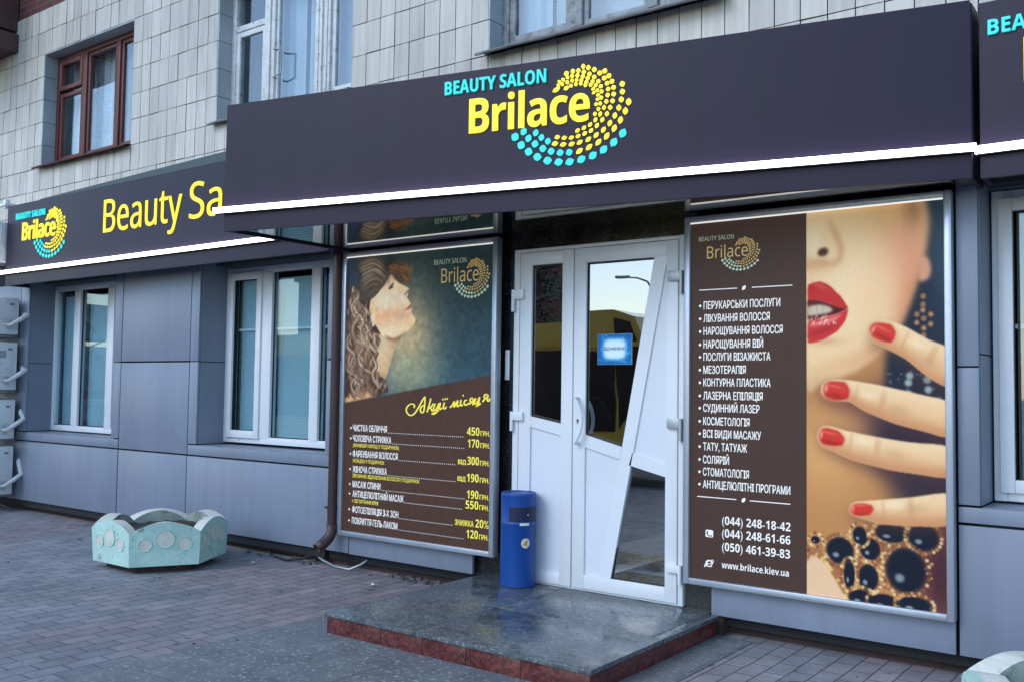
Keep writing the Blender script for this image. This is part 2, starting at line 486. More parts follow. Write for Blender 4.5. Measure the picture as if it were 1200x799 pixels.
M['teal_led'] = emit_mat("backlit turquoise letter", (0.01, 0.66, 0.64), 0.36, (0.02, 0.42, 0.42))
M['side_dark'] = mat("dark yellow letter side", (0.08, 0.06, 0.01), 0.5)
M['stone'] = granite_mat("polished black granite", (0.010, 0.011, 0.012), (0.014, 0.015, 0.017), (0.03, 0.032, 0.035), 0.14, 120)
M['alu'] = mat("brushed aluminium frame", (0.42, 0.46, 0.52), 0.36, 0.55, n1=(2, 0.06), stretch=(1, 1, 1))
M['print'] = print_mat("backlit poster print", 0.20)
M['print_left'] = print_mat('backlit poster print', 0.27)
M['ink_white'] = emit_mat("white print", srgb(225, 222, 218), 0.16)
M['ink_yellow'] = emit_mat("yellow print", srgb(235, 220, 84), 0.17)
M['ink_gold'] = emit_mat("gold print", srgb(200, 168, 100), 0.14)
M['ink_pale'] = emit_mat("pale green print", srgb(176, 198, 168), 0.14)
M['ink_blue'] = mat("blue print", (0.03, 0.06, 0.22), 0.6)
M['glass_door'] = glass_mat("mirrored door glass", (0.36, 0.39, 0.40), 0.42, wob=0.05, gcol=(0.70, 0.72, 0.75))
M['glass_low'] = glass_mat("blue tinted window glass", (0.84, 0.94, 0.97), 0.08)
M['glass_up'] = glass_mat("old window glass", (0.86, 0.90, 0.92), 0.12, wob=0.12, gcol=(0.85, 0.88, 0.9))
M['blind'] = mat("blue green blind slat", (0.66, 0.79, 0.83), 0.5, n1=(1.0, 0.10))
M['blind_pale'] = mat("grey blind slat", (0.62, 0.64, 0.64), 0.5)
M['curtain'] = mat("white net curtain", (0.80, 0.82, 0.84), 0.9, n1=(3, 0.12), n2=(60, 0.25))
M['curtain2'] = mat("thin pale blue curtain", (0.52, 0.64, 0.72), 0.9, n1=(2, 0.12))
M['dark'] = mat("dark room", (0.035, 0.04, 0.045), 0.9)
M['pipe'] = mat("dark brown painted pipe", (0.045, 0.020, 0.022), 0.42, n1=(3, 0.15))
M['steel'] = mat("galvanised steel", (0.35, 0.36, 0.37), 0.45, 0.7)
M['cast'] = mat("grey cast hinge", (0.42, 0.44, 0.46), 0.4, 0.4)
M['black'] = mat("black rubber", (0.012, 0.012, 0.013), 0.55)
M['bin'] = mat("blue painted steel", (0.001, 0.055, 0.27), 0.38, n1=(3, 0.08), n2=(30, 0.05), dirt=((0.03, 0.05, 0.12), 6, 0.64, 0.9))
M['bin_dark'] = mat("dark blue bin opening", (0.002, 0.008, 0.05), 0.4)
M['planter'] = mat("turquoise painted concrete", (0.47, 0.69, 0.61), 0.66, n1=(4, 0.13), n2=(35, 0.08), bump=0.4, bscale=26, dirt=((0.20, 0.22, 0.18), 8, 0.585, 0.68))
M['planter_white'] = mat("white painted concrete", (0.68, 0.67, 0.58), 0.7, n1=(5, 0.12), bump=0.3, bscale=30, dirt=((0.25, 0.25, 0.22), 9, 0.56, 0.72))
M['planter_in'] = mat("mossy concrete", (0.30, 0.36, 0.30), 0.85, n1=(7, 0.25), bump=0.4, bscale=25, dirt=((0.10, 0.12, 0.09), 9, 0.52, 0.72))
M['render'] = mat('grey brown wall render', (0.20, 0.18, 0.165), 0.9, n1=(1.5, 0.15), bump=0.4, bscale=40, dirt=((0.10, 0.085, 0.08), 1.5, 0.5, 0.8))
M['soil'] = mat("dry soil", (0.055, 0.042, 0.036), 0.95, n1=(14, 0.3), bump=1.0, bscale=40)
M['ac'] = mat("pale air conditioner casing", (0.72, 0.75, 0.76), 0.42, n1=(3, 0.06), dirt=((0.30, 0.31, 0.31), 6, 0.58, 0.85))
M['ac_vent'] = mat("grey air conditioner grille", (0.20, 0.22, 0.23), 0.5)
M['tape'] = mat("white pipe wrap", (0.66, 0.68, 0.68), 0.6, n1=(30, 0.1))
M['paver'] = brick_mat("concrete pavers", (0.215, 0.228, 0.246), (0.305, 0.296, 0.306), (0.075, 0.077, 0.08), 0.205, 0.112, 0.004, 'ground', 0.7, 0.7, patch=((1.08, 0.91, 0.90), (3.2, 1.7, 0)), fleck=((0.085, 0.085, 0.09), 6.5, 0.68))
M['apron'] = brick_mat("flamed granite slabs", (0.165, 0.185, 0.190), (0.185, 0.200, 0.205), (0.08, 0.085, 0.09), 0.62, 0.42, 0.003, 'ground', 0.48, 0.35, fleck=((0.36, 0.38, 0.38), 42, 0.60))
M['granite'] = granite_mat("grey green polished granite", (0.080, 0.100, 0.112), (0.118, 0.140, 0.150), (0.22, 0.235, 0.24), 0.23, 95)
M['redgranite'] = granite_mat("red granite", (0.105, 0.022, 0.020), (0.16, 0.042, 0.036), (0.05, 0.02, 0.02), 0.3, 70)
M['plinth'] = mat("dirty red brown plinth", (0.050, 0.030, 0.028), 0.9, n1=(5, 0.25), bump=0.6, bscale=18, dirt=((0.02, 0.018, 0.018), 4, 0.5, 0.75))
M['asphalt'] = mat("asphalt", (0.05, 0.05, 0.052), 0.9, n1=(2, 0.15), bump=0.5, bscale=60)
M['busyel'] = mat("yellow bus paint", (0.95, 0.60, 0.09), 0.3, coat=0.5)
M['busglass'] = mat("dark bus glass", (0.05, 0.035, 0.032), 0.15)
M['leaf'] = mat("dark leaf", (0.035, 0.05, 0.022), 0.7, n1=(2, 0.4))
M['bark'] = mat("bark", (0.045, 0.035, 0.028), 0.9, bump=0.5)
M['farbrick'] = brick_mat("far red brick", (0.28, 0.09, 0.06), (0.22, 0.07, 0.05), (0.25, 0.2, 0.18), 0.5, 0.15, 0.012, 'wall', 0.85, 0)
M['rubble'] = mat("grey rubble", (0.10, 0.10, 0.10), 0.9, n1=(9, 0.3), bump=0.6)
M['paper'] = mat("white paper", (0.75, 0.75, 0.75), 0.8)

# ------------------------------------------------------------------ lettering
def _txt_mesh(s, bold=0.0, shear=0.0, spacing=1.0):
    cu = bpy.data.curves.new("txt", 'FONT')
    cu.body = s
    cu.size = 1.0
    cu.offset = bold
    cu.shear = shear
    cu.space_character = spacing
    cu.resolution_u = 4
    o = bpy.data.objects.new("txt", cu)
    COL.objects.link(o)
    bpy.context.view_layer.update()
    dg = bpy.context.evaluated_depsgraph_get()
    me = bpy.data.meshes.new_from_object(o.evaluated_get(dg))
    bpy.data.objects.remove(o, do_unlink=True)
    bpy.data.curves.remove(cu)
    return me

def _bounds(me):
    xs = [v.co.x for v in me.vertices]; ys = [v.co.y for v in me.vertices]
    return min(xs), max(xs), min(ys), max(ys)

CAPS = {}
def _sans(s, bold):
    """latin letters and digits in their plain sans-serif (bold) forms"""
    u, l, d = (0x1D5D4, 0x1D5EE, 0x1D7EC) if bold else (0x1D5A0, 0x1D5BA, 0x1D7E2)
    out = []
    for c in s:
        if c == '\u0406': c = 'I'
        if 'A' <= c <= 'Z': out.append(chr(u+ord(c)-65))
        elif 'a' <= c <= 'z': out.append(chr(l+ord(c)-97))
        elif '0' <= c <= '9': out.append(chr(d+ord(c)-48))
        else: out.append(c)
    return ''.join(out)

def put_text(mb, s, x0, x1, base, cap, fn, weight=0.0, shear=0.0, depth=0.0, spacing=1.0, bold=True):
    """adds the string to mb between x0 and x1, caps of the given height; fn(u,v,d)->3d.
    weight > 0 thickens flat print by laying shifted copies over each other"""
    cyr = any('\u0400' <= c <= '\u04ff' and c != '\u0406' for c in s)
    key = 'c' if cyr else ('b' if bold else 'r')
    if key not in CAPS:
        me = _txt_mesh({'c': '\u041d', 'b': _sans('H', True), 'r': _sans('H', False)}[key]); CAPS[key] = _bounds(me)[3]; bpy.data.meshes.remove(me)
    me = _txt_mesh(_sans(s, bold), 0.0, shear, spacing)
    a, b, c, d = _bounds(me)
    sx = (x1-x0)/(b-a+weight); sy = cap/(CAPS[key]+weight*0.35)
    if depth > 0:
        bm = bmesh.new(); bm.from_mesh(me)
        r = bmesh.ops.extrude_face_region(bm, geom=bm.faces[:])
        for v in [g for g in r['geom'] if isinstance(g, bmesh.types.BMVert)]:
            v.co.z = 1.0
        bm.to_mesh(me); bm.free()
    base_co = [tuple(v.co) for v in me.vertices]
    copies = [(0, 0)] if weight <= 0 else [(0, 0), (weight/2, weight*.35), (weight, 0)]
    for k, (dx, dy) in enumerate(copies):
        for v, (u, w, z) in zip(me.vertices, base_co):
            p = fn(x0+(u-a+dx)*sx, base+(w+dy)*sy, z*depth)
            v.co = (p[0], p[1]-0.0004*k, p[2])
        mb.mesh(me)
    bpy.data.meshes.remove(me)

def leaf_shape(mb, cx, cy, l, w, ang, fn, depth=0.0, n=4):
    pts = []
    for i in range(n+1):
        t = i/n; pts.append((t-0.5, 0.5*math.sin(math.pi*t)**0.7))
    for i in range(1, n):
        t = 1-i/n; pts.append((t-0.5, -0.5*math.sin(math.pi*t)**0.7))
    ca, sa = math.cos(ang), math.sin(ang)
    P = [(cx+p[0]*l*ca-p[1]*w*sa, cy+p[0]*l*sa+p[1]*w*ca) for p in pts]
    if depth > 0:
        mb.prism(P, fn, 0, depth)
    else:
        vs = [mb.bm.verts.new(fn(u, v, 0)) for u, v in P]
        mb.bm.faces.new(vs)

SWIRL = {"teal": [[[0.304,-0.049],[0.344,-0.102],[0.392,-0.145],[0.448,-0.181],[0.512,-0.208],[0.581,-0.222],[0.649,-0.227],[0.72,-0.219],[0.789,-0.203],[0.853,-0.175],[0.913,-0.139],[0.965,-0.093]],[[0.359,-0.023],[0.39,-0.066],[0.432,-0.103],[0.482,-0.135],[0.534,-0.156],[0.59,-0.169],[0.646,-0.172]],[[0.436,-0.038],[0.472,-0.069],[0.513,-0.095]]],"yel": [[[0.708,-0.17],[0.766,-0.153],[0.822,-0.13],[0.871,-0.1],[0.915,-0.06],[0.951,-0.017],[0.979,0.031],[0.998,0.081]],[[0.557,-0.113],[0.608,-0.123],[0.66,-0.125],[0.709,-0.12],[0.761,-0.108],[0.808,-0.088],[0.851,-0.062],[0.889,-0.028],[0.918,0.012],[0.941,0.054],[0.955,0.099],[0.961,0.143],[0.96,0.187]],[[0.571,-0.077],[0.614,-0.085],[0.658,-0.088],[0.699,-0.083],[0.739,-0.072],[0.777,-0.059],[0.812,-0.034],[0.844,-0.004],[0.871,0.027],[0.89,0.061],[0.904,0.097],[0.91,0.135],[0.909,0.173],[0.899,0.209],[0.881,0.243],[0.856,0.274]],[[0.695,-0.051],[0.734,-0.039],[0.771,-0.024],[0.803,0.0],[0.831,0.03],[0.853,0.065],[0.867,0.098],[0.874,0.134],[0.877,0.168],[0.87,0.202],[0.853,0.234],[0.826,0.266],[0.793,0.29],[0.757,0.306],[0.726,0.317]],[[0.799,0.034],[0.82,0.06],[0.83,0.091],[0.836,0.123],[0.838,0.158],[0.833,0.189],[0.818,0.219],[0.793,0.247],[0.764,0.268],[0.73,0.284],[0.697,0.296],[0.663,0.297],[0.623,0.289]],[[0.806,0.089],[0.814,0.117],[0.817,0.141],[0.812,0.168],[0.802,0.198],[0.783,0.222],[0.754,0.245],[0.724,0.26],[0.691,0.269],[0.659,0.27],[0.63,0.266],[0.604,0.255],[0.581,0.245]],[[0.791,0.157],[0.787,0.18],[0.772,0.205],[0.746,0.224],[0.715,0.239],[0.686,0.243],[0.659,0.243],[0.629,0.237],[0.598,0.23],[0.574,0.224]],[[0.74,0.207],[0.712,0.22],[0.682,0.219],[0.652,0.214],[0.624,0.204],[0.561,0.201]]]}
def emblem(mbY, mbT, ox, oy, sc, fn, depth=0.0, sx=1.0):
    """the swirl of leaf dots, positions relative to the foot of the B"""
    for key, mb in (('yel', mbY), ('teal', mbT)):
        for row in SWIRL[key]:
            for i, (x, y) in enumerate(row):
                a = row[max(0, i-1)]; b = row[min(len(row)-1, i+1)]
                dx, dy = b[0]-a[0], b[1]-a[1]
                step = math.hypot(dx, dy)/max(1, (min(len(row)-1, i+1)-max(0, i-1)))
                rad = math.hypot(x-0.70, y-0.05)
                w = 0.020+0.055*max(0, rad-0.13) + (0.010 if key == 'teal' else 0)
                l = min(0.86*step, 0.075)
                leaf_shape(mb, ox+x*sc*sx, oy+y*sc, l*sc*0.94, w*sc*1.12, math.atan2(dy, dx)+0.35, fn, depth)

# ------------------------------------------------------------------ painted sheets
class Canvas:
    def __init__(self, w, h, ppm):
        self.ppm = ppm; self.w, self.h = w, h
        self.nx, self.ny = int(w*ppm)+1, int(h*ppm)+1
        self.X, self.Y = np.meshgrid(np.linspace(0, w, self.nx), np.linspace(0, h, self.ny))
        self.img = np.zeros((self.ny, self.nx, 3))
    def fill(self, c): self.img[:] = np.array(c)/255.0
    def poly_mask(self, pts, blur=0.0):
        m = np.zeros((self.ny, self.nx), bool)
        n = len(pts)
        for i in range(n):
            x0, y0 = pts[i]; x1, y1 = pts[(i+1) % n]
            if y0 == y1: continue
            cond = (self.Y >= min(y0, y1)) & (self.Y < max(y0, y1))
            xi = x0+(self.Y-y0)*(x1-x0)/(y1-y0)
            m ^= cond & (self.X < xi)
        return self.blur(m.astype(float), blur)
    def blur(self, a, r):
        k = int(r*self.ppm)
        if k < 1: return a
        for _ in range(3):
            for ax in (0, 1):
                p = np.pad(a, [(k+1, k) if i == ax else (0, 0) for i in (0, 1)], mode='edge')
                cs = np.cumsum(p, axis=ax)
                s = [slice(None)]*2; t = [slice(None)]*2
                s[ax] = slice(2*k+1, None); t[ax] = slice(0, -(2*k+1))
                a = (cs[tuple(s)]-cs[tuple(t)])/(2*k+1)
        return a
    def mix(self, m, c):
        c = np.array(c)/255.0 if not isinstance(c, np.ndarray) else c
        self.img = self.img*(1-m[..., None])+c*m[..., None]
    def poly(self, pts, c, blur=0.0, a=1.0, clip=None):
        m = self.poly_mask(smooth_poly(pts), blur)*a
        if clip is not None: m = m*clip
        self.mix(m, c)
        return m
    def spot(self, x, y, rx, ry, c, a=1.0, rot=0.0, p=1.0, clip=None):
        ca, sa = math.cos(rot), math.sin(rot)
        e = max(rx, ry)*2.9
        i0, i1 = max(0, int((x-e)*self.ppm)), min(self.nx, int((x+e)*self.ppm)+2)
        j0, j1 = max(0, int((y-e)*self.ppm)), min(self.ny, int((y+e)*self.ppm)+2)
        if i0 >= i1 or j0 >= j1: return
        dx, dy = self.X[j0:j1, i0:i1]-x, self.Y[j0:j1, i0:i1]-y
        d = ((dx*ca+dy*sa)/rx)**2+((-dx*sa+dy*ca)/ry)**2
        m = np.exp(-d**p)*a
        if clip is not None: m = m*clip[j0:j1, i0:i1]
        s = self.img[j0:j1, i0:i1]
        self.img[j0:j1, i0:i1] = s*(1-m[..., None])+(np.array(c)/255.0)*m[..., None]
    def stroke(self, pts, w, c, a=1.0):
        n = max(2, int(sum(math.dist(pts[i], pts[i+1]) for i in range(len(pts)-1))*self.ppm/1.2))
        P = resample(pts, n)
        r = max(w*self.ppm, 0.7)
        c = np.array(c)/255.0
        R = int(r*2)+2
        for i, (x, y) in enumerate(P):
            f = math.sin(math.pi*min(1, max(0, (i+0.5)/n)))**0.5
            px, py = x*self.ppm, y*self.ppm
            x0, x1 = max(0, int(px)-R), min(self.nx, int(px)+R+1)
            y0, y1 = max(0, int(py)-R), min(self.ny, int(py)+R+1)
            if x0 >= x1 or y0 >= y1: continue
            gx, gy = np.meshgrid(np.arange(x0, x1), np.arange(y0, y1))
            m = np.exp(-(((gx-px)**2+(gy-py)**2)/(r*f+0.35)**2))*a*f
            s = self.img[y0:y1, x0:x1]
            self.img[y0:y1, x0:x1] = s*(1-m[..., None])+c*m[..., None]
    def sheet(self, name, x0, ztop, y, material, parent, gain=1.0):
        col = np.clip(self.img, 0, 1)
        lin = np.where(col <= 0.04045, col/12.92, ((col+0.055)/1.055)**2.4)*gain
        nx, ny = self.nx, self.ny
        co = np.stack([x0+self.X, np.full_like(self.X, y), ztop-self.Y], -1).reshape(-1, 3)
        idx = np.arange(nx*ny).reshape(ny, nx)
        quads = np.stack([idx[:-1, :-1], idx[1:, :-1], idx[1:, 1:], idx[:-1, 1:]], -1).reshape(-1, 4)
        me = bpy.data.meshes.new(name)
        me.vertices.add(nx*ny); me.vertices.foreach_set("co", co.ravel().astype(np.float32))
        nq = len(quads)
        me.loops.add(nq*4); me.loops.foreach_set("vertex_index", quads.ravel().astype(np.int32))
        me.polygons.add(nq); me.polygons.foreach_set("loop_start", (np.arange(nq)*4).astype(np.int32))
        me.update(calc_edges=True)
        at = me.attributes.new("print", 'FLOAT_COLOR', 'POINT')
        rgba = np.concatenate([lin.reshape(-1, 3), np.ones((nx*ny, 1))], 1)
        at.data.foreach_set("color", rgba.ravel().astype(np.float32))
        me.materials.append(material)
        me.validate()
        o = bpy.data.objects.new(name, me); COL.objects.link(o); o.parent = parent
        return o

def smooth_poly(pts, k=5):
    n = len(pts); out = []
    for i in range(n):
        p0, p1, p2, p3 = (np.array(pts[(i+j) % n], float) for j in (-1, 0, 1, 2))
        for t in np.arange(k)/k:
            q = 0.5*((2*p1)+(-p0+p2)*t+(2*p0-5*p1+4*p2-p3)*t*t+(-p0+3*p1-3*p2+p3)*t**3)
            l = 0.45*q+0.55*(p1+(p2-p1)*t)
            out.append((float(l[0]), float(l[1])))
    return out

def catmull(pts, k=6):
    P = [np.array(p, float) for p in pts]
    P = [2*P[0]-P[1]]+P+[2*P[-1]-P[-2]]
    out = []
    for i in range(1, len(P)-2):
        p0, p1, p2, p3 = P[i-1:i+3]
        for t in np.arange(k)/k:
            out.append(tuple(0.5*((2*p1)+(-p0+p2)*t+(2*p0-5*p1+4*p2-p3)*t*t+(-p0+3*p1-3*p2+p3)*t**3)))
    out.append(tuple(P[-2]))
    return out

def resample(pts, n):
    P = np.array(catmull(pts, 6)); d = np.r_[0, np.cumsum(np.linalg.norm(np.diff(P, axis=0), axis=1))]
    t = np.linspace(0, d[-1], n)
    return list(zip(np.interp(t, d, P[:, 0]), np.interp(t, d, P[:, 1])))

# ================================================================== GROUND
def ground_sheet(name, x0, x1, y0, y1, z, m, kind='structure'):
    mb = MB(); mb.face([(x0, y0, z), (x1, y0, z), (x1, y1, z), (x0, y1, z)])
    o = mb.build(name, m, recalc=False)
    return tag(o, kind=kind)
ground_sheet("ground", -400, 400, -400, 60, -0.13, M['asphalt'])
mb = MB(); mb.box(-60, 60, -7.0, 0.6, -0.3, 0.0)
tag(mb.build("pavement", M['paver']), kind='structure')
mb = MB(); mb.box(-60, 60, -7.16, -7.0, -0.3, 0.005, 0.01)
tag(mb.build("kerb", M['rubble']), kind='structure')
ground_sheet("granite_apron", -1.445, 0.86, -6.9, -0.02, 0.004, M['apron'])

# ================================================================== BUILDING
bld = thing("apartment_building", "tiled apartment building with grey panelled ground floor and white entrance door", "building")

# --- tiled upper wall
XB = [-12.3, -9.9, -7.73, -5.90, -4.49, -2.67, -1.25, 0.60, 2.02, 3.84, 5.6]
OPEN = [(-7.73, -5.90), (-4.49, -2.67), (-1.25, 0.60), (2.02, 3.84)]
Z0, ZS = 3.840, 0.2635
rows = [Z0+ZS*k for k in range(-5, 8)]
WT, WB = 3.840, 3.840+5*ZS
mb = MB()
for a, b in zip(XB, XB[1:]):
    n = max(1, round((b-a)/0.157)); w = (b-a)/n
    for i in range(n):
        for z in rows[:-1]:
            xa, xb = a+i*w, a+(i+1)*w
            if any(xa > o0-0.01 and xb < o1+0.01 and WT-0.01 < z < WB-0.01 for o0, o1 in OPEN): continue
            g = 0.0035
            j = lambda s: random.uniform(-s, s)
            y = 0.15+j(0.0025)
            ca = [(xa+g+j(.001), y+j(.0015), z+g+j(.0015)), (xb-g+j(.001), y+j(.0015), z+g+j(.0015)), (xb-g+j(.001), y+j(.0015), z+ZS-g+j(.0015)), (xa+g+j(.001), y+j(.0015), z+ZS-g+j(.0015))]
            fr = [mb.bm.verts.new(p) for p in ca]
            bk = [mb.bm.verts.new((p[0], 0.168, p[2])) for p in ca]
            mb.bm.faces.new(fr)
            for q in range(4): mb.bm.faces.new((fr[q], bk[q], bk[(q+1) % 4], fr[(q+1) % 4]))
mb.build("tile_cladding", M['tile'], bld, recalc=True)
# backing wall with the window openings left free
mb = MB()
mb.box(-12.3, 5.6, 0.163, 0.45, 2.5, WT)
mb.box(-12.3, 5.6, 0.163, 0.45, WB, 5.684)
prev = -12.3
for o0, o1 in OPEN+[(5.6, 5.6)]:
    mb.box(prev, o0, 0.1635, 0.45, WT, WB); prev = o1
mb.build("backing_wall", M['grout'], bld)
mb = MB(); mb.box(-12.3, 5.6, 0.17, 0.5, 5.687, 9.5)
mb.build("brick_wall", M['brick'], bld)
# balcony slab at the far left
mb = MB(); mb.box(-11.2, -8.36, -0.75, 0.165, 5.30, 5.52, 0.01); mb.box(-11.2, -8.40, -0.80, 0.16, 5.56, 6.6, 0.01)
mb.build("balcony", M['rust'], bld)

# jambs of the upper windows
def jamb_lining(o0, o1, w):
    mb = MB()
    for k in range(5):
        z = WT+k*ZS
        mb.box(o0-0.002, o0+0.012, 0.152, 0.40, z+0.003, z+ZS-0.003)
    mb.build("jamb", M['jamb'], w)
    mb = MB()
    for k in range(5):
        z = WT+k*ZS
        mb.box(o1-0.012, o1+0.002, 0.152, 0.40, z+0.003, z+ZS-0.003)
    mb.build("jamb", M['jamb'], w)
    mb = MB(); mb.box(o0, o1, 0.155, 0.40, WB-0.012, WB+0.002)
    mb.build("lintel", M['jamb'], w)

def sheet_sill(x0, x1, z, y0, y1, drop, m, parent, wavy=0.004):
    mb = MB(); n = 24
    top = []; lip = []; bk = []
    for i in range(n+1):
        x = x0+(x1-x0)*i/n
        w = random.uniform(-wavy, wavy)
        bk.append(mb.bm.verts.new((x, y1, z+drop))); top.append(mb.bm.verts.new((x, y0+w, z+w))); lip.append(mb.bm.verts.new((x, y0+w+0.004, z-0.022+w)))
    for i in range(n):
        mb.bm.faces.new((bk[i], bk[i+1], top[i+1], top[i])); mb.bm.faces.new((top[i], top[i+1], lip[i+1], lip[i]))
    o = mb.build("sill", m, parent)
    md = o.modifiers.new("thickness", 'SOLIDIFY'); md.thickness = 0.004
    return o

def frame_ring(mb, x0, x1, z0, z1, w, y0, y1, bev=0.004):
    mb.box(x0, x0+w, y0, y1, z0, z1, bev); mb.box(x1-w, x1, y0, y1, z0, z1, bev)
    mb.box(x0+w-0.001, x1-w+0.001, y0+0.001, y1-0.001, z0+0.0005, z0+w, bev); mb.box(x0+w-0.001, x1-w+0.001, y0+0.001, y1-0.001, z1-w, z1-0.0005, bev)

def curtain_mesh(x0, x1, z0, z1, y, amp, waves, m, parent, seed):
    mb = MB(); n = 90; rr = random.Random(seed); ph = rr.uniform(0, 6)
    a = []; b = []
    for i in range(n+1):
        t = i/n; x = x0+(x1-x0)*t
        yy = y+amp*math.sin(t*waves*6.28+ph+1.3*math.sin(t*7+ph))
        a.append(mb.bm.verts.new((x, yy, z0))); b.append(mb.bm.verts.new((x, yy*0.98+y*0.02, z1)))
    for i in range(n):
        f = mb.bm.faces.new((a[i], a[i+1], b[i+1], b[i])); f.smooth = True
    return mb.build("curtain", m, parent, sharp=180)

def blind_mesh(x0, x1, z0, z1, y, pitch, m, parent, tilt=0.5, lift=None):
    mb = MB(); z = z1
    while z > z0:
        d = random.uniform(-0.0015, 0.0015)
        h = pitch*1.0
        mb.face([(x0, y+d, z), (x1, y+d, z+random.uniform(-.001, .001)), (x1, y+h*tilt+d, z-h), (x0, y+h*tilt+d, z-h)])
        z -= pitch
    for t in (0.12, 0.88):
        x = x0+(x1-x0)*t; mb.box(x-0.002, x+0.002, y-0.004, y-0.001, z0, z1)
    return mb.build("blind", m, parent, recalc=False)

# --- upper window 1: red-brown casement with net curtain
Y3 = 0.30
def pane(mbs, x0, x1, z0, z1, y, m, parent):
    mb = MB(); mb.box(x0, x1, y, y+0.004, z0, z1); return mb.build("pane", m, parent)
def window_parts(name, boxes, m, panes, pm, parent, y=Y3):
    mb = MB()
    for (x0, x1, z0, z1, ya, yb) in boxes: mb.box(x0, x1, y+ya, y+yb, z0, z1, 0.004)
    w = mb.build(name, m, parent)
    mb = MB()
    for (x0, x1, z0, z1) in panes: mb.box(x0, x1, y+0.03, y+0.034, z0, z1)
    mb.build("pane", pm, w)
    return w
def ring(x0, x1, z0, z1, w, ya, yb):
    return [(x0, x0+w, z0, z1, ya, yb), (x1-w, x1, z0, z1, ya, yb), (x0+w, x1-w, z0+.0005, z0+w, ya+.001, yb-.001), (x0+w, x1-w, z1-w, z1-.0005, ya+.001, yb-.001)]
bx = ring(-7.718, -5.912, 3.87, 5.145, 0.055, 0.0, 0.09) + [(-7.16, -7.07, 3.925, 5.09, -.006, .08), (-6.475, -6.40, 3.925, 5.09, -.006, .08)]
bx += ring(-7.655, -7.165, 3.93, 4.71, 0.045, 0.012, 0.07) + ring(-7.655, -7.165, 4.74, 5.085, 0.05, -.01, 0.06) + ring(-7.065, -6.48, 3.93, 5.085, 0.04, 0.012, 0.07) + ring(-6.395, -5.97, 3.93, 5.085, 0.04, 0.012, 0.07)
w1 = window_parts("window", bx, M['redwood'], [(-7.63, -7.19, 3.96, 4.69), (-7.62, -7.2, 4.78, 5.04), (-7.03, -6.51, 3.96, 5.05), (-6.36, -6.0, 3.96, 5.05)], M['glass_up'], bld)
jamb_lining(*OPEN[0], w1)
w1["label"] = "red brown wooden window with net curtains"
curtain_mesh(-7.68, -7.05, 3.9, 5.1, 0.47, 0.02, 5, M['curtain'], w1, 1)
curtain_mesh(-6.98, -6.72, 3.9, 5.1, 0.47, 0.02, 3, M['curtain'], w1, 2)
curtain_mesh(-6.6, -5.95, 3.9, 5.1, 0.48, 0.02, 6, M['curtain'], w1, 3)
sheet_sill(-7.78, -5.90, 3.835, 0.07, 0.31, 0.05, M['redwood'], w1, 0.003)

# --- upper window 2: peeling white casement
bx = ring(-4.478, -2.682, 3.87, 5.145, 0.06, 0.0, 0.1) + [(-3.985, -3.84, 3.92, 5.09, -.012, .09), (-3.29, -3.10, 3.92, 5.09, -.012, .09)]
bx += [(-3.90, -3.885, 3.92, 5.09, -.03, .0), (-3.20, -3.185, 3.92, 5.09, -.03, .0), (-3.25, -3.24, 3.92, 5.09, -.022, .0), (-3.14, -3.13, 3.92, 5.09, -.022, .0)]
bx += [(-4.42, -3.985, 4.735, 4.79, 0.005, 0.08)] + ring(-4.42, -3.99, 3.93, 4.73, 0.05, 0.012, 0.07) + ring(-3.84, -3.29, 3.93, 5.08, 0.03, 0.012, 0.07) + ring(-3.10, -2.745, 3.93, 5.08, 0.045, 0.012, 0.07)
wmb = MB()
for (x0, x1, z0, z1, ya, yb) in bx[:4]+bx[12:]: pass
w2 = window_parts("window", bx, M['oldwhite'], [(-4.38, -4.02, 3.97, 4.7), (-4.40, -4.0, 4.79, 5.08), (-3.82, -3.31, 3.95, 5.06), (-3.06, -2.78, 3.97, 5.05)], M['glass_up'], bld)
jamb_lining(*OPEN[1], w2)
w2["label"] = "peeling white wooden window half hidden by the entrance canopy"
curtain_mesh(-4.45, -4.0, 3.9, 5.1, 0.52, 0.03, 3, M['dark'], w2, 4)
curtain_mesh(-3.97, -3.62, 3.9, 5.1, 0.47, 0.012, 3, M['curtain2'], w2, 5)
curtain_mesh(-3.58, -2.7, 3.9, 5.1, 0.50, 0.03, 5, M['curtain2'], w2, 6)
mb = MB()
mb.tube([(-3.80, Y3-.005, 4.44), (-3.80, Y3-.05, 4.44), (-3.69, Y3-.05, 4.42), (-3.69, Y3-.05, 4.20), (-3.80, Y3-.05, 4.18), (-3.80, Y3-.005, 4.18)], 0.008, 8)
mb.build("handle", M['steel'], w2)
sheet_sill(-4.53, -2.65, 3.835, 0.08, 0.31, 0.04, M['zinc'], w2, 0.006)

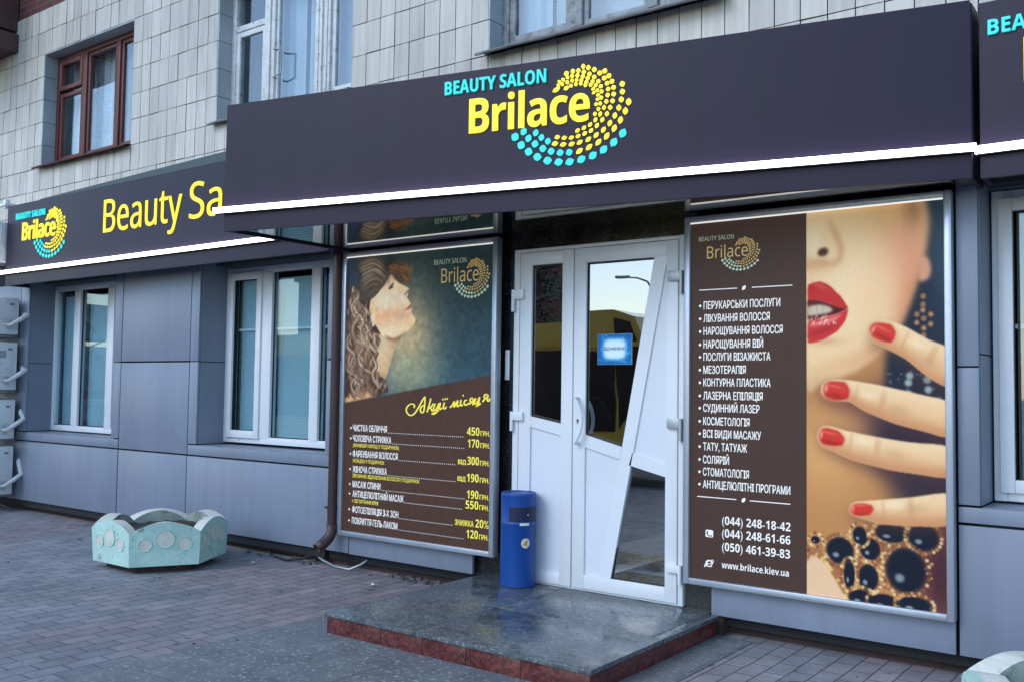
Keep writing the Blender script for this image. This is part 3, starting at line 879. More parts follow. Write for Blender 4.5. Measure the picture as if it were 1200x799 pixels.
# --- upper windows 3 and 4: weathered grey casement
for dx, lab in ((0.0, "weathered grey wooden window above the entrance sign"), (3.27, "weathered grey wooden window at the right edge")):
    L0, L1 = -1.25+dx, 0.60+dx
    bx = ring(L0+.012, L1-.012, 3.89, 5.145, 0.06, 0.0, 0.1) + [(L0+.62, L0+.72, 3.95, 5.09, -.012, .09), (L0+1.24, L0+1.31, 3.95, 5.09, -.012, .09)]
    bx += ring(L0+.075, L0+.62, 3.955, 5.08, 0.05, 0.012, 0.07) + ring(L0+.725, L0+1.235, 3.955, 5.08, 0.035, 0.012, 0.07) + ring(L0+1.315, L1-.075, 3.955, 5.08, 0.05, 0.012, 0.07)
    w3 = window_parts("window", bx, M['oldgrey'], [(L0+.11, L0+.59, 3.99, 5.05), (L0+.75, L0+1.21, 3.98, 5.05), (L0+1.35, L1-.11, 3.99, 5.05)], M['glass_up'], bld)
    jamb_lining(L0, L1, w3)
    w3["label"] = lab
    curtain_mesh(L0+.05, L0+.35, 3.9, 5.1, 0.46, 0.02, 2, M['curtain2'], w3, 7)
    blind_mesh(L0+.36, L1-.05, 3.95, 5.1, 0.5, 0.028, M['blind'], w3, 0.4)
    sheet_sill(L0-.03, L1+.03, 3.825, 0.03, 0.31, 0.065, M['zinc'], w3, 0.007)

# --- dark rooms behind the windows
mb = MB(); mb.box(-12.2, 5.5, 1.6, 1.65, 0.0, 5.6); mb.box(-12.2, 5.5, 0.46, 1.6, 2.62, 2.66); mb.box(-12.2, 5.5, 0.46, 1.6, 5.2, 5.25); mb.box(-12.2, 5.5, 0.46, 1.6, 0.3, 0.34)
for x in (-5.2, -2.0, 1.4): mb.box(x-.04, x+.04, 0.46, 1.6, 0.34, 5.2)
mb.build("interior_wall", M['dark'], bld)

# --- grey composite panels of the ground floor
mb = MB()
mb.box(-8.6, -7.572, 0.03, 0.3, 0.05, 3.0); mb.box(-5.814, -4.446, 0.03, 0.45, 0.05, 3.0); mb.box(-2.714, -0.90, 0.062, 0.45, 0.05, 3.0)
mb.box(0.42, 2.02, 0.062, 0.45, 0.05, 3.0); mb.box(-0.91, 0.43, 0.08, 0.45, 2.39, 3.0); mb.box(4.116, 5.6, 0.03, 0.45, 0.05, 3.0)
mb.box(-7.57, -5.83, 0.03, 0.45, 0.05, 0.84); mb.box(-4.43, -2.73, 0.03, 0.45, 0.05, 0.84); mb.box(2.02, 4.11, 0.03, 0.45, 0.05, 0.84)
mb.box(-7.57, -5.83, 0.30, 0.45, 2.61, 3.0); mb.box(-4.43, -2.73, 0.30, 0.45, 2.61, 3.0); mb.box(2.02, 4.11, 0.30, 0.45, 2.61, 3.0)
mb.build("wall_backing", M['gap'], bld)
mb = MB(); mb.box(-12.3, -8.6, 0.1, 0.45, -0.05, 3.0); mb.build("rendered_wall", M['render'], bld)
G = 0.007
def panel(x0, x1, z0, z1, y=0.0, t=0.028, g=G):
    mb = MB(); mb.box(x0+g, x1-g, y+random.uniform(0, .002), y+t, z0+g, z1-g, 0.003); return mb.build("cladding_panel", M['clad'], bld)
ZB, ZJ, ZM, ZT = 0.115, 0.767, 1.617, 2.50
for x0, x1 in ((-8.6, -7.74), (-7.74, -5.69), (-5.69, -4.56), (-4.56, -2.43)): panel(x0, x1, ZB, ZJ)
panel(-2.43, -1.19, ZB-.003, 0.40, -0.004)
panel(0.59, 1.922, ZB-.008, 0.42, -0.004)
panel(1.925, 3.2, ZB-.008, ZJ); panel(3.2, 5.5, ZB-.008, ZJ)
panel(-7.74, -5.69, ZJ, 0.868)                     # bands under the windows
panel(-4.56, -2.43, ZJ, 0.868); panel(1.925, 5.5, ZJ, 0.858)
panel(-8.6, -7.74, ZJ, ZM); panel(-8.6, -7.74, ZM, ZT)
panel(-7.74, -7.555, 0.868, ZT, g=0.004)
panel(-5.83, -5.69, 0.868, ZM, g=0.004); panel(-5.83, -5.69, ZM, ZT, g=0.004)
panel(-5.69, -4.56, ZJ, ZM); panel(-5.69, -4.56, ZM, ZT)
panel(-4.56, -4.43, 0.868, ZM, g=0.004); panel(-4.56, -4.43, ZM, ZT, g=0.004)
panel(-2.73, -2.43, 0.868, ZM, g=0.004); panel(-2.73, -2.43, ZM, ZT, g=0.004)
panel(1.928, 2.036, 0.858, 1.552, g=0.004); panel(1.928, 2.036, 1.552, ZT, g=0.004)
panel(4.1, 5.5, 0.868, ZT)
# reveals of the ground floor windows
def reveal_lining(x0, x1, zs, w):
    for xa, xb in ((x0-.012, x0), (x1, x1+.012)):
        mb = MB()
        for z0, z1 in ((zs+.004, 1.612), (1.620, 2.60)): mb.box(xa, xb, 0.029, 0.40, z0, z1)
        mb.build("reveal", M['clad'], w)
    mb = MB(); mb.box(x0+.001, x1-.001, 0.029, 0.40, zs-.012, zs-.004); mb.build("sill", M['clad'], w)
    mb = MB(); mb.box(x0+.001, x1-.001, 0.03, 0.40, 2.60, 2.612); mb.box(x0+.001, x1-.001, 0.288, 0.30, 2.488, 2.60); mb.build("head_panel", M['clad'], w)

def upvc_window(x0, x1, z0, z1, mull, fixed_panes, sash, blindm, label, pitch, blind_y=0.37, rail=None, glass=None):
    y = 0.29
    bx = ring(x0, x1, z0, z1, 0.062, 0, 0.07)
    for a, b in mull: bx.append((a, b, z0+.05, z1-.05, -.004, .066))
    for a, b in sash: bx += ring(a, b, z0+.045, z1-.045, 0.068, -0.022, 0.05)
    mb = MB()
    for (a, b, c, d, ya, yb) in bx: mb.box(a, b, y+ya, y+yb, c, d, 0.005)
    if rail: mb.box(x0+.06, x1-.06, y+0.055, y+0.065, rail, rail+0.022)
    w = mb.build("window", M['upvc'], bld)
    w["label"] = label
    mb = MB()
    for a, b in fixed_panes: mb.box(a, b, y+0.032, y+0.037, z0+.05, z1-.05)
    mb.build("pane", glass or M['glass_low'], w)
    mb = MB()
    for a, b in fixed_panes: frame_ring(mb, a-.004, b+.004, z0+.062+.0, z1-.062, 0.009, y+0.022, y+0.034, 0.0)
    for a, b in sash: frame_ring(mb, a+.062, b-.062, z0+.108, z1-.108, 0.008, y+0.0, y+0.03, 0.0)
    mb.build("gasket", M['black'], w)
    for a, b in fixed_panes: blind_mesh(a, b, z0+.055, z1-.11, blind_y, pitch, blindm, w)
    mb = MB()
    xm = (x0*0.86+x1*0.14)
    mb.box(xm-.012, xm+.012, y-.002, y+.004, z0+.022, z0+.032)
    mb.build("drain_cap", M['cast'], w)
    return w
reveal_lining(-7.555, -5.83, 0.868, upvc_window(-7.585, -5.84, 0.878, 2.485, [(-7.13, -7.005), (-6.46, -6.33)], [(-7.53, -7.13), (-7.00, -6.46), (-6.33, -5.90)], [], M['blind'], "white plastic window beside the air conditioners", 0.018, 0.40))
reveal_lining(-4.43, -2.73, 0.868, upvc_window(-4.43, -2.74, 0.886, 2.482, [(-3.925, -3.775), (-3.255, -3.145)], [(-4.30, -3.94), (-3.775, -3.255), (-3.145, -2.80)], [(-4.375, -3.905)], M['blind'], "white plastic window with horizontal blinds left of the downpipe", 0.0235, rail=1.905))
reveal_lining(2.036, 4.1, 0.858, upvc_window(2.046, 4.09, 0.866, 2.482, [(2.78, 2.90), (3.4, 3.52)], [(2.165, 2.70), (2.90, 3.40), (3.52, 4.03)], [(2.078, 2.79)], M['blind_pale'], "white plastic window right of the large poster", 0.0235, rail=1.76))

# plinth, flashing
mb = MB(); mb.box(-8.6, -1.15, 0.10, 0.3, -0.05, 0.14); mb.box(0.66, 5.5, 0.115, 0.3, -0.05, 0.14); mb.box(0.60, 0.66, 0.02, 0.3, -0.05, 0.13)
mb.build("plinth", M['plinth'], bld)
mb = MB(); mb.prism([(-7.66, 3.415), (-7.66, 3.47), (-4.0, 3.553), (-2.4, 3.57), (-2.4, 3.40), (-4.0, 3.40)], FRONT, 0.125, 0.16); mb.build("flashing", M['flash'], bld)
mb = MB(); mb.box(-7.62, -2.42, -0.22, 0.13, 3.30, 3.318); mb.build("flashing", M['flash'], bld)
mb = MB(); mb.box(2.08, 5.5, -0.2, 0.13, 3.30, 3.318)
mb.build("flashing", M['flash'], bld)

# --- entrance: stone surround, frame, two leaves
mb = MB()
mb.box(-1.20, -0.895, 0.05, 0.061, 0.08, 2.46); mb.box(0.41, 0.61, 0.05, 0.061, 0.08, 2.46); mb.box(-0.895, 0.41, 0.05, 0.079, 2.362, 2.462)
mb.build("stone_surround", M['stone'], bld)
mb = MB()
mb.box(-0.885, -0.838, 0.022, 0.10, 0.125, 2.36, 0.004); mb.box(0.366, 0.40, 0.022, 0.10, 0.125, 2.36, 0.004); mb.box(-0.839, 0.367, 0.023, 0.10, 2.335, 2.359, 0.004)
mb.box(-0.84, 0.37, 0.03, 0.10, 0.124, 0.134)
mb.build("door_frame", M['upvc'], bld)
YD = 0.016
def leaf(parts, pans, glass, label):
    mb = MB()
    for p in parts:
        if len(p) == 4 and not isinstance(p[0], tuple): mb.box(p[0], p[1], YD, YD+0.06, p[2], p[3], 0.004)
        else: mb.prism(p, FRONT, YD+0.003, YD+0.057)
    d = mb.build("door_leaf", M['upvc'], bld)
    d["label"] = label
    mb = MB()
    for p in pans: mb.prism(p, FRONT, YD+0.016, YD+0.046)
    mb.build("infill_panel", M['upvc2'], d)
    mb = MB()
    for p in glass: mb.prism(p, FRONT, YD+0.024, YD+0.030)
    mb.build("glass_pane", M['glass_door'], d)
    mb = MB()
    for p in glass:
        n = len(p)
        for i in range(n):
            a, b = Vector(p[i]), Vector(p[(i+1) % n]); c = Vector((sum(q[0] for q in p)/n, sum(q[1] for q in p)/n))
            ia, ib = a+(c-a).normalized()*0.011, b+(c-b).normalized()*0.011
            mb.prism([tuple(a), tuple(b), tuple(ib), tuple(ia)], FRONT, YD+0.014, YD+0.024)
    mb.build("gasket", M['black'], d)
    return d
d1 = leaf([(-0.829, -0.732, 0.137, 2.332), (-0.485, -0.397, 0.137, 2.332), (-0.733, -0.484, 2.245, 2.331), (-0.733, -0.484, 0.138, 0.212),
           [(-0.733, 1.228), (-0.484, 1.186), (-0.484, 1.108), (-0.733, 1.158)]],
          [[(-0.735, 1.17), (-0.482, 1.12), (-0.482, 0.205), (-0.735, 0.205)]],
          [[(-0.731, 2.244), (-0.486, 2.244), (-0.486, 1.188), (-0.731, 1.23)]], "narrow left door leaf with one tall pane")
d2 = leaf([(-0.389, -0.296, 0.137, 2.332), (0.281, 0.362, 0.137, 2.332), (-0.297, 0.282, 2.234, 2.331), (-0.297, 0.282, 0.138, 0.226),
           [(0.198, 2.236), (0.289, 2.236), (0.057, 1.023), (-0.099, 0.224), (-0.186, 0.224), (-0.022, 1.054)],
           [(0.052, 1.023), (0.282, 0.967), (0.282, 0.887), (0.028, 0.944)], [(-0.297, 1.122), (-0.02, 1.054), (-0.037, 0.976), (-0.297, 1.041)]],
          [[(0.285, 2.236), (0.284, 2.236), (0.284, 0.96), (0.052, 1.01)], [(-0.3, 1.045), (-0.034, 0.982), (-0.184, 0.22), (-0.3, 0.22)]],
          [[(-0.296, 2.234), (0.198, 2.234), (-0.022, 1.054), (-0.296, 1.122)], [(0.029, 0.943), (0.282, 0.886), (0.282, 0.226), (-0.1, 0.226)]], "wide right door leaf with slanted rails")
# pull handles (outside white bow, inside bow seen through the glass) and lock
mb = MB()
mb.tube([(-0.345, YD+.004, 1.355), (-0.345, YD-.028, 1.358)]+[(-0.352+0.055*math.sin(math.pi*t)**0.8+.004, YD-.045, 1.352-0.282*t) for t in [i/12 for i in range(13)]]+[(-0.345, YD-.028, 1.066), (-0.345, YD+.004, 1.068)], 0.011, 10)
mb.build("pull_handle", M['upvc'], d2)
mb = MB()
mb.tube([(-0.30, YD+.07, 1.355)]+[(-0.30+0.125*math.sin(math.pi*(0.06+.88*t))**0.75, YD+.095, 1.362-0.29*t) for t in [i/14 for i in range(15)]]+[(-0.30, YD+.07, 1.06)], 0.012, 10)
mb.build("inner_pull_handle", M['upvc'], d2)
mb = MB(); mb.lathe((0, 0, 0), [(0.001, 0), (0.008, 0), (0.008, 0.004), (0.001, 0.004)], 12)
for v in mb.bm.verts: v.co = Vector((v.co.x-0.352, YD-v.co.z, v.co.y+1.212))
mb.box(-0.355, -0.349, YD-.003, YD+.001, 1.19, 1.21)
mb.build("keyhole", M['black'], d2)
def hinge(x0, x1, z0, z1, pin_left, m, d):
    mb = MB(); mb.box(x0, x1, YD-.022, YD+.002, z0+(z1-z0)*0.55, z1, 0.004)
    px = x0-.004 if pin_left else x1+.004
    mb.tube([(px, YD-.012, z0), (px, YD-.012, z1)], 0.013, 12); mb.build("hinge", m, d)
hinge(-0.875, -0.79, 1.935, 2.085, True, M['upvc'], d1); hinge(-0.875, -0.785, 1.125, 1.256, True, M['upvc'], d1); hinge(-0.875, -0.785, 0.30, 0.43, True, M['upvc'], d1)
hinge(0.30, 0.385, 2.0, 2.14, False, M['cast'], d2); hinge(0.30, 0.385, 1.11, 1.245, False, M['cast'], d2); hinge(0.30, 0.385, 0.262, 0.37, False, M['upvc'], d2)

# ================================================================== ENTRANCE STEP
st = thing("entrance_step", "low entrance step with grey granite top and red granite risers", "step")
mb = MB()
mb.box(-1.140, -0.45, -1.416, 0.062, 0.098, 0.1225, 0.004); mb.box(-0.447, 0.655, -1.416, -0.70, 0.098, 0.1228, 0.004); mb.box(-0.447, 0.585, -0.697, 0.062, 0.098, 0.1225, 0.004); mb.box(0.588, 0.655, -0.697, -0.03, 0.098, 0.1224, 0.003)
mb.build("top_slab", M['granite'], st)
mb = MB()
for a, b in ((-1.13, -0.705), (-0.702, -0.402), (-0.399, -0.102), (-0.099, 0.245), (0.248, 0.639)): mb.box(a, b, -1.402, -1.38, -0.02, 0.0975, 0.002)
for a, b in ((-1.379, -0.96), (-0.957, -0.60), (-0.597, -0.22), (-0.217, -0.02)): mb.box(0.617, 0.639, a, b, -0.02, 0.0975, 0.002); mb.box(-1.13, -1.108, a, b, -0.02, 0.0975, 0.002)
mb.build("riser", M['redgranite'], st)
mb = MB(); mb.box(-1.106, 0.615, -1.379, 0.05, -0.02, 0.0965); mb.build("core", M['rubble'], st)

# ================================================================== SIGN FASCIAS
def sign_lettering(root, fn, B, beauty, swirl, name_w, parts=True):
    """BEAUTY SALON over Brilace with the leaf swirl; fn(u,v,d)"""
    mb = MB(); put_text(mb, "BEAUTY SALON", beauty[0], beauty[1], beauty[2], beauty[3], fn, 0.0, 0, 0.012)
    mb.build("lettering", M['teal_led'], root)
    mb = MB(); put_text(mb, "Brilace", B[0], B[0]+name_w, B[1], B[2], fn, 0.0, 0, 0.010, 0.93)
    k = B[2]/0.209
    mb.build("lettering", M['yel_led'], root)
    mY, mT = MB(), MB()
    emblem(mY, mT, B[0], B[1], k, fn, 0.005, swirl)
    mY.build("emblem", M['yel_led'], root); mT.build("emblem", M['teal_led'], root)

ZF0, ZF1, ZL0, ZL1 = 2.449, 3.32, 2.573, 2.609
# main entrance canopy, turned about 12 degrees to the facade
A2, B2 = Vector((-2.43, -1.23)), Vector((2.06, -0.27))
T2 = (B2-A2).normalized(); N2 = Vector((T2.y, -T2.x)); LN = (B2-A2).length
fm = lambda u, v, d: (A2.x+T2.x*u+N2.x*d, A2.y+T2.y*u+N2.y*d, v)
ms = thing("entrance_canopy", "large angled dark canopy sign over the entrance door", "shop sign", "illuminated salon signs")
mb = MB()
mb.prism([(0, ZF0), (LN, ZF0), (LN, ZF1), (0, ZF1)], fm, -0.03, 0.0)
plan = lambda u, v, d: (u, v, d)
mb.prism([(A2.x, -0.02), (A2.x+.025, -0.02), (A2.x+.025, A2.y+.037), (A2.x, A2.y+.032)], plan, ZF0+.001, ZF1-.001)
mb.prism([(B2.x-.025, 0.02), (B2.x, 0.02), (B2.x, B2.y+.034), (B2.x-.025, B2.y+.03)], plan, ZF0+.001, ZF1-.001)
mb.prism([(A2.x+.026, 0.12), (A2.x+.026, A2.y+.04), (B2.x-.026, B2.y+.035), (B2.x-.026, 0.12)], plan, ZF1-.03, ZF1-.012)
mb.build("fascia_panel", M['fascia'], ms)
mb = MB()
mb.prism([(A2.x+.026, 0.046), (A2.x+.026, A2.y+.04), (B2.x-.026, B2.y+.035), (B2.x-.026, 0.046)], plan, 2.4635, 2.478)
mb.build("soffit", M['soffit'], ms)
mb = MB(); mb.prism([(-0.07, ZL0), (LN+.02, ZL0), (LN+.02, ZL1), (-0.07, ZL1)], fm, 0.006, 0.036); mb.build("light_strip", M['led'], ms)
mb = MB(); mb.prism([(-0.06, ZL0-.006), (LN+.015, ZL0-.006), (LN+.015, ZL0-.001), (-0.06, ZL0-.001)], fm, 0.001, 0.03); mb.build("strip_profile", M['black'], ms)
sign_lettering(ms, lambda u, v, d: fm(u, v, d+0.002), (1.875, 2.934, 0.209), (1.706, 2.373, 3.187, 0.080), 1.0, 0.768)

# left sign, flat along the facade
YL = -0.25
fl = lambda u, v, d: (u, YL-d, v)
ls = thing("shop_sign", "long dark fascia sign with yellow Beauty Salon lettering left of the canopy", "shop sign", "illuminated salon signs")
mb = MB()
mb.box(-7.60, -2.46, YL, YL+.03, 2.446, 3.316); mb.box(-7.60, -7.575, YL+.031, 0.0, 2.447, 3.315)
mb.build("fascia_panel", M['fascia'], ls)
mb = MB(); mb.box(-7.574, -2.46, YL+.031, 0.29, 2.60, 2.612); mb.build("soffit", M['soffit2'], ls)
mb = MB(); mb.box(-7.675, -2.47, YL-.036, YL-.006, ZL0, ZL1); mb.build("light_strip", M['led'], ls)
mb = MB(); mb.box(-7.66, -2.47, YL-.03, YL-.001, ZL0-.006, ZL0-.001); mb.build("strip_profile", M['black'], ls)
sign_lettering(ls, lambda u, v, d: fl(u, v, d+0.002), (-7.245, 2.912, 0.19), (-7.39, -6.775, 3.146, 0.066), 0.98, 0.69)
mb = MB()
put_text(mb, "Beauty", -5.65, -4.375, 2.857, 0.318, lambda u, v, d: fl(u, v, d+0.002), 0.0, 0, 0.007, 1.0, False)
put_text(mb, "Sa", -4.26, -3.80, 2.857, 0.318, lambda u, v, d: fl(u, v, d+0.002), 0.0, 0, 0.007, 1.0, False)
put_text(mb, "lon", -3.72, -3.14, 2.857, 0.318, lambda u, v, d: fl(u, v, d+0.002), 0.0, 0, 0.007, 1.0, False)
mb.build("lettering", M['yel_led'], ls)
mb = MB(); mb.box(-7.80, -7.63, YL-.02, YL+.10, 3.33, 3.36, 0.004); mb.box(-7.72, -7.66, YL+.0, YL+.05, 3.31, 3.40, 0.004)
mb.build("mounting_bracket", M['upvc'], ls)

# right sign
YR = -0.22
fr_ = lambda u, v, d: (u, YR-d, v)
rs = thing("shop_sign", "dark fascia sign cut off at the right edge of the photo", "shop sign", "illuminated salon signs")
mb = MB(); mb.box(2.09, 5.5, YR, YR+.03, 2.452, 3.312); mb.box(2.09, 2.115, YR+.031, 0.0, 2.453, 3.311)
mb.build("fascia_panel", M['fascia'], rs)
mb = MB(); mb.box(2.116, 5.5, YR+.031, 0.29, 2.60, 2.612); mb.build("soffit", M['soffit2'], rs)
mb = MB(); mb.box(2.072, 5.5, YR-.036, YR-.006, ZL0-.004, ZL1-.004); mb.build("light_strip", M['led'], rs)
mb = MB(); mb.box(2.08, 5.5, YR-.03, YR-.001, ZL0-.011, ZL0-.006); mb.build("strip_profile", M['black'], rs)
sign_lettering(rs, lambda u, v, d: fr_(u, v, d+0.002), (2.283, 2.892, 0.209), (2.130, 2.80, 3.145, 0.072), 1.0, 0.768)

# ================================================================== POSTERS
POLY_R = {"face": [[0.697,-0.072],[1.32,-0.004],[1.346,0.114],[1.329,0.227],[1.307,0.326],[1.277,0.425],[1.242,0.538],[1.207,0.623],[1.151,0.716],[1.08,0.795],[0.973,0.875],[0.862,0.928],[0.787,0.951],[0.695,0.967]],"nostril": [[0.761,0.237],[0.776,0.213],[0.807,0.209],[0.822,0.229],[0.807,0.252],[0.776,0.253]],"nosewing": [[0.816,0.048],[0.842,0.127],[0.876,0.213],[0.873,0.266],[0.841,0.297],[0.804,0.279],[0.712,0.267],[0.712,0.285],[0.804,0.301],[0.864,0.311],[0.897,0.275],[0.902,0.208],[0.865,0.114]],"uplip": [[0.708,0.411],[0.735,0.399],[0.773,0.393],[0.806,0.406],[0.834,0.426],[0.886,0.478],[0.927,0.546],[0.878,0.541],[0.833,0.521],[0.773,0.497],[0.708,0.488]],"mouth": [[0.708,0.487],[0.773,0.496],[0.833,0.518],[0.923,0.546],[0.863,0.575],[0.788,0.589],[0.708,0.608]],"teeth": [[0.708,0.528],[0.773,0.518],[0.826,0.533],[0.845,0.552],[0.818,0.569],[0.708,0.58]],"lolip": [[0.708,0.614],[0.788,0.595],[0.863,0.575],[0.926,0.55],[0.911,0.611],[0.87,0.665],[0.795,0.71],[0.742,0.725],[0.708,0.724]],"lipshine": [[0.719,0.623],[0.773,0.613],[0.833,0.593],[0.893,0.576],[0.863,0.605],[0.803,0.626],[0.726,0.639]],"ear": [[1.278,0.295],[1.331,0.299],[1.348,0.357],[1.337,0.407],[1.306,0.423],[1.284,0.411]],"f1": [[1.033,0.665],[1.041,0.636],[1.067,0.614],[1.124,0.612],[1.221,0.653],[1.328,0.719],[1.433,0.773],[1.432,0.963],[1.327,0.911],[1.22,0.818],[1.123,0.763],[1.059,0.73],[1.035,0.699]],"n1": [[1.04,0.662],[1.053,0.636],[1.081,0.627],[1.145,0.639],[1.168,0.673],[1.165,0.709],[1.144,0.732],[1.095,0.722],[1.053,0.699]],"f2": [[0.778,0.996],[0.784,0.958],[0.81,0.935],[0.862,0.925],[0.936,0.93],[1.08,0.953],[1.286,0.999],[1.431,1.039],[1.426,1.211],[1.308,1.187],[1.167,1.153],[1.022,1.097],[0.932,1.044],[0.855,1.037],[0.801,1.022]],"n2": [[0.793,0.985],[0.802,0.95],[0.832,0.935],[0.907,0.941],[0.931,0.979],[0.924,1.024],[0.862,1.038],[0.805,1.021]],"f3": [[0.758,1.239],[0.769,1.196],[0.795,1.178],[0.839,1.18],[0.916,1.199],[1.095,1.229],[1.238,1.246],[1.425,1.26],[1.424,1.413],[1.279,1.406],[1.137,1.393],[0.946,1.353],[0.839,1.31],[0.78,1.285]],"n3": [[0.767,1.235],[0.78,1.196],[0.808,1.187],[0.87,1.202],[0.904,1.237],[0.891,1.276],[0.831,1.282],[0.784,1.272]],"f4": [[0.927,1.614],[0.939,1.588],[0.967,1.571],[1.093,1.551],[1.236,1.528],[1.423,1.493],[1.422,1.65],[1.235,1.672],[1.092,1.675],[0.989,1.656],[0.942,1.64]],"n4": [[0.933,1.613],[0.952,1.587],[0.997,1.577],[1.042,1.583],[1.053,1.603],[1.037,1.631],[0.99,1.641],[0.949,1.639]],"neckdark": [[1.123,0.795],[1.207,0.652],[1.29,0.411],[1.319,0.226],[1.347,0.028],[1.44,0.009],[1.431,1.078],[1.121,1.085],[0.994,0.971]],"hair": [[1.32,-0.018],[1.44,-0.005],[1.431,1.078],[1.121,1.085],[1.115,0.97],[1.123,0.795],[1.207,0.63],[1.277,0.439],[1.325,0.284],[1.349,0.114]],"dress": [[0.68,1.819],[0.744,1.789],[0.807,1.775],[0.884,1.752],[0.959,1.714],[1.034,1.684],[1.136,1.674],[1.427,1.625],[1.424,2.095],[0.68,2.208]],"chest": [[0.68,1.944],[0.72,1.892],[0.759,1.872],[0.806,1.905],[0.868,1.997],[0.925,2.088],[0.928,2.125],[0.68,2.161]],"dresspurple": [[1.298,1.659],[1.427,1.625],[1.424,2.095],[1.329,2.109],[1.289,1.942],[1.318,1.809]],"stones": [[0.879,1.836,0.073,0.071],[1.036,1.811,0.052,0.059],[0.982,1.745,0.036,0.047],[1.143,1.718,0.081,0.05],[1.298,1.724,0.073,0.067],[1.213,1.901,0.1,0.118],[1.025,1.962,0.052,0.071],[0.928,1.959,0.029,0.076],[0.988,2.071,0.065,0.042],[1.105,2.077,0.073,0.042],[1.254,2.07,0.081,0.042],[0.747,1.793,0.023,0.02]],"ering": [[1.307,0.498],[1.306,0.541],[1.276,0.59],[1.305,0.569],[1.343,0.592],[1.275,0.633],[1.309,0.662],[1.342,0.642],[1.309,0.612],[1.308,0.698]],"pearls": [[1.239,0.904],[1.232,0.94],[1.324,0.925],[1.329,0.974],[1.232,0.997]]}
POLY_L = {"face": [[0.427,0.181],[0.466,0.163],[0.5,0.193],[0.539,0.227],[0.589,0.25],[0.638,0.269],[0.653,0.285],[0.63,0.298],[0.643,0.321],[0.631,0.345],[0.662,0.381],[0.675,0.401],[0.65,0.424],[0.687,0.428],[0.681,0.457],[0.705,0.489],[0.721,0.515],[0.709,0.546],[0.667,0.579],[0.614,0.607],[0.582,0.621],[0.518,0.646],[0.451,0.639],[0.384,0.619],[0.326,0.557],[0.255,0.474],[0.244,0.408],[0.257,0.343],[0.329,0.289],[0.395,0.236]],"neck": [[0.282,0.604],[0.406,0.615],[0.518,0.642],[0.551,0.649],[0.535,0.682],[0.504,0.758],[0.463,0.861],[0.435,0.931],[0.416,0.961],[0.337,0.929],[0.323,0.849],[0.297,0.735]],"jawshade": [[0.406,0.615],[0.451,0.634],[0.518,0.644],[0.588,0.618],[0.625,0.598],[0.583,0.635],[0.545,0.659],[0.518,0.666],[0.452,0.657]],"ear": [[0.255,0.457],[0.289,0.45],[0.31,0.484],[0.311,0.525],[0.286,0.556],[0.259,0.523]],"eye": [[0.441,0.269],[0.465,0.243],[0.495,0.227],[0.487,0.245],[0.474,0.258],[0.498,0.257],[0.469,0.27]],"brow": [[0.431,0.238],[0.439,0.206],[0.455,0.176],[0.448,0.214]],"mouth": [[0.608,0.44],[0.636,0.423],[0.671,0.395],[0.676,0.404],[0.653,0.424],[0.679,0.43],[0.642,0.433]],"nostril": [[0.602,0.327],[0.617,0.305],[0.638,0.297],[0.63,0.316],[0.618,0.327]],"hairtop": [[0.104,0.078],[0.138,0.039],[0.207,0.015],[0.31,0.014],[0.39,0.048],[0.436,0.092],[0.454,0.158],[0.428,0.205],[0.395,0.24],[0.329,0.289],[0.251,0.338],[0.205,0.332],[0.157,0.289],[0.126,0.221],[0.153,0.156]],"fringe": [[0.447,0.109],[0.502,0.088],[0.568,0.081],[0.633,0.105],[0.683,0.14],[0.657,0.186],[0.648,0.241],[0.593,0.23],[0.538,0.203],[0.493,0.168],[0.46,0.15]],"hairback": [[-0.004,0.23],[0.061,0.217],[0.157,0.272],[0.228,0.333],[0.247,0.408],[0.255,0.474],[0.281,0.573],[0.35,0.607],[0.378,0.607],[0.374,0.663],[0.319,0.719],[0.335,0.849],[0.415,0.925],[0.427,0.961],[0.463,1.033],[0.419,1.057],[0.307,1.079],[0.007,1.113],[-0.004,0.781],[0.017,0.698],[0.097,0.617],[0.012,0.548]],"shoulder": [[0.001,1.105],[0.041,1.063],[0.133,1.012],[0.238,1.027],[0.307,1.067],[0.308,1.083],[0.002,1.134]],"face_cheek": [[0.4,0.414]],"glow": [[0.544,0.81]]}
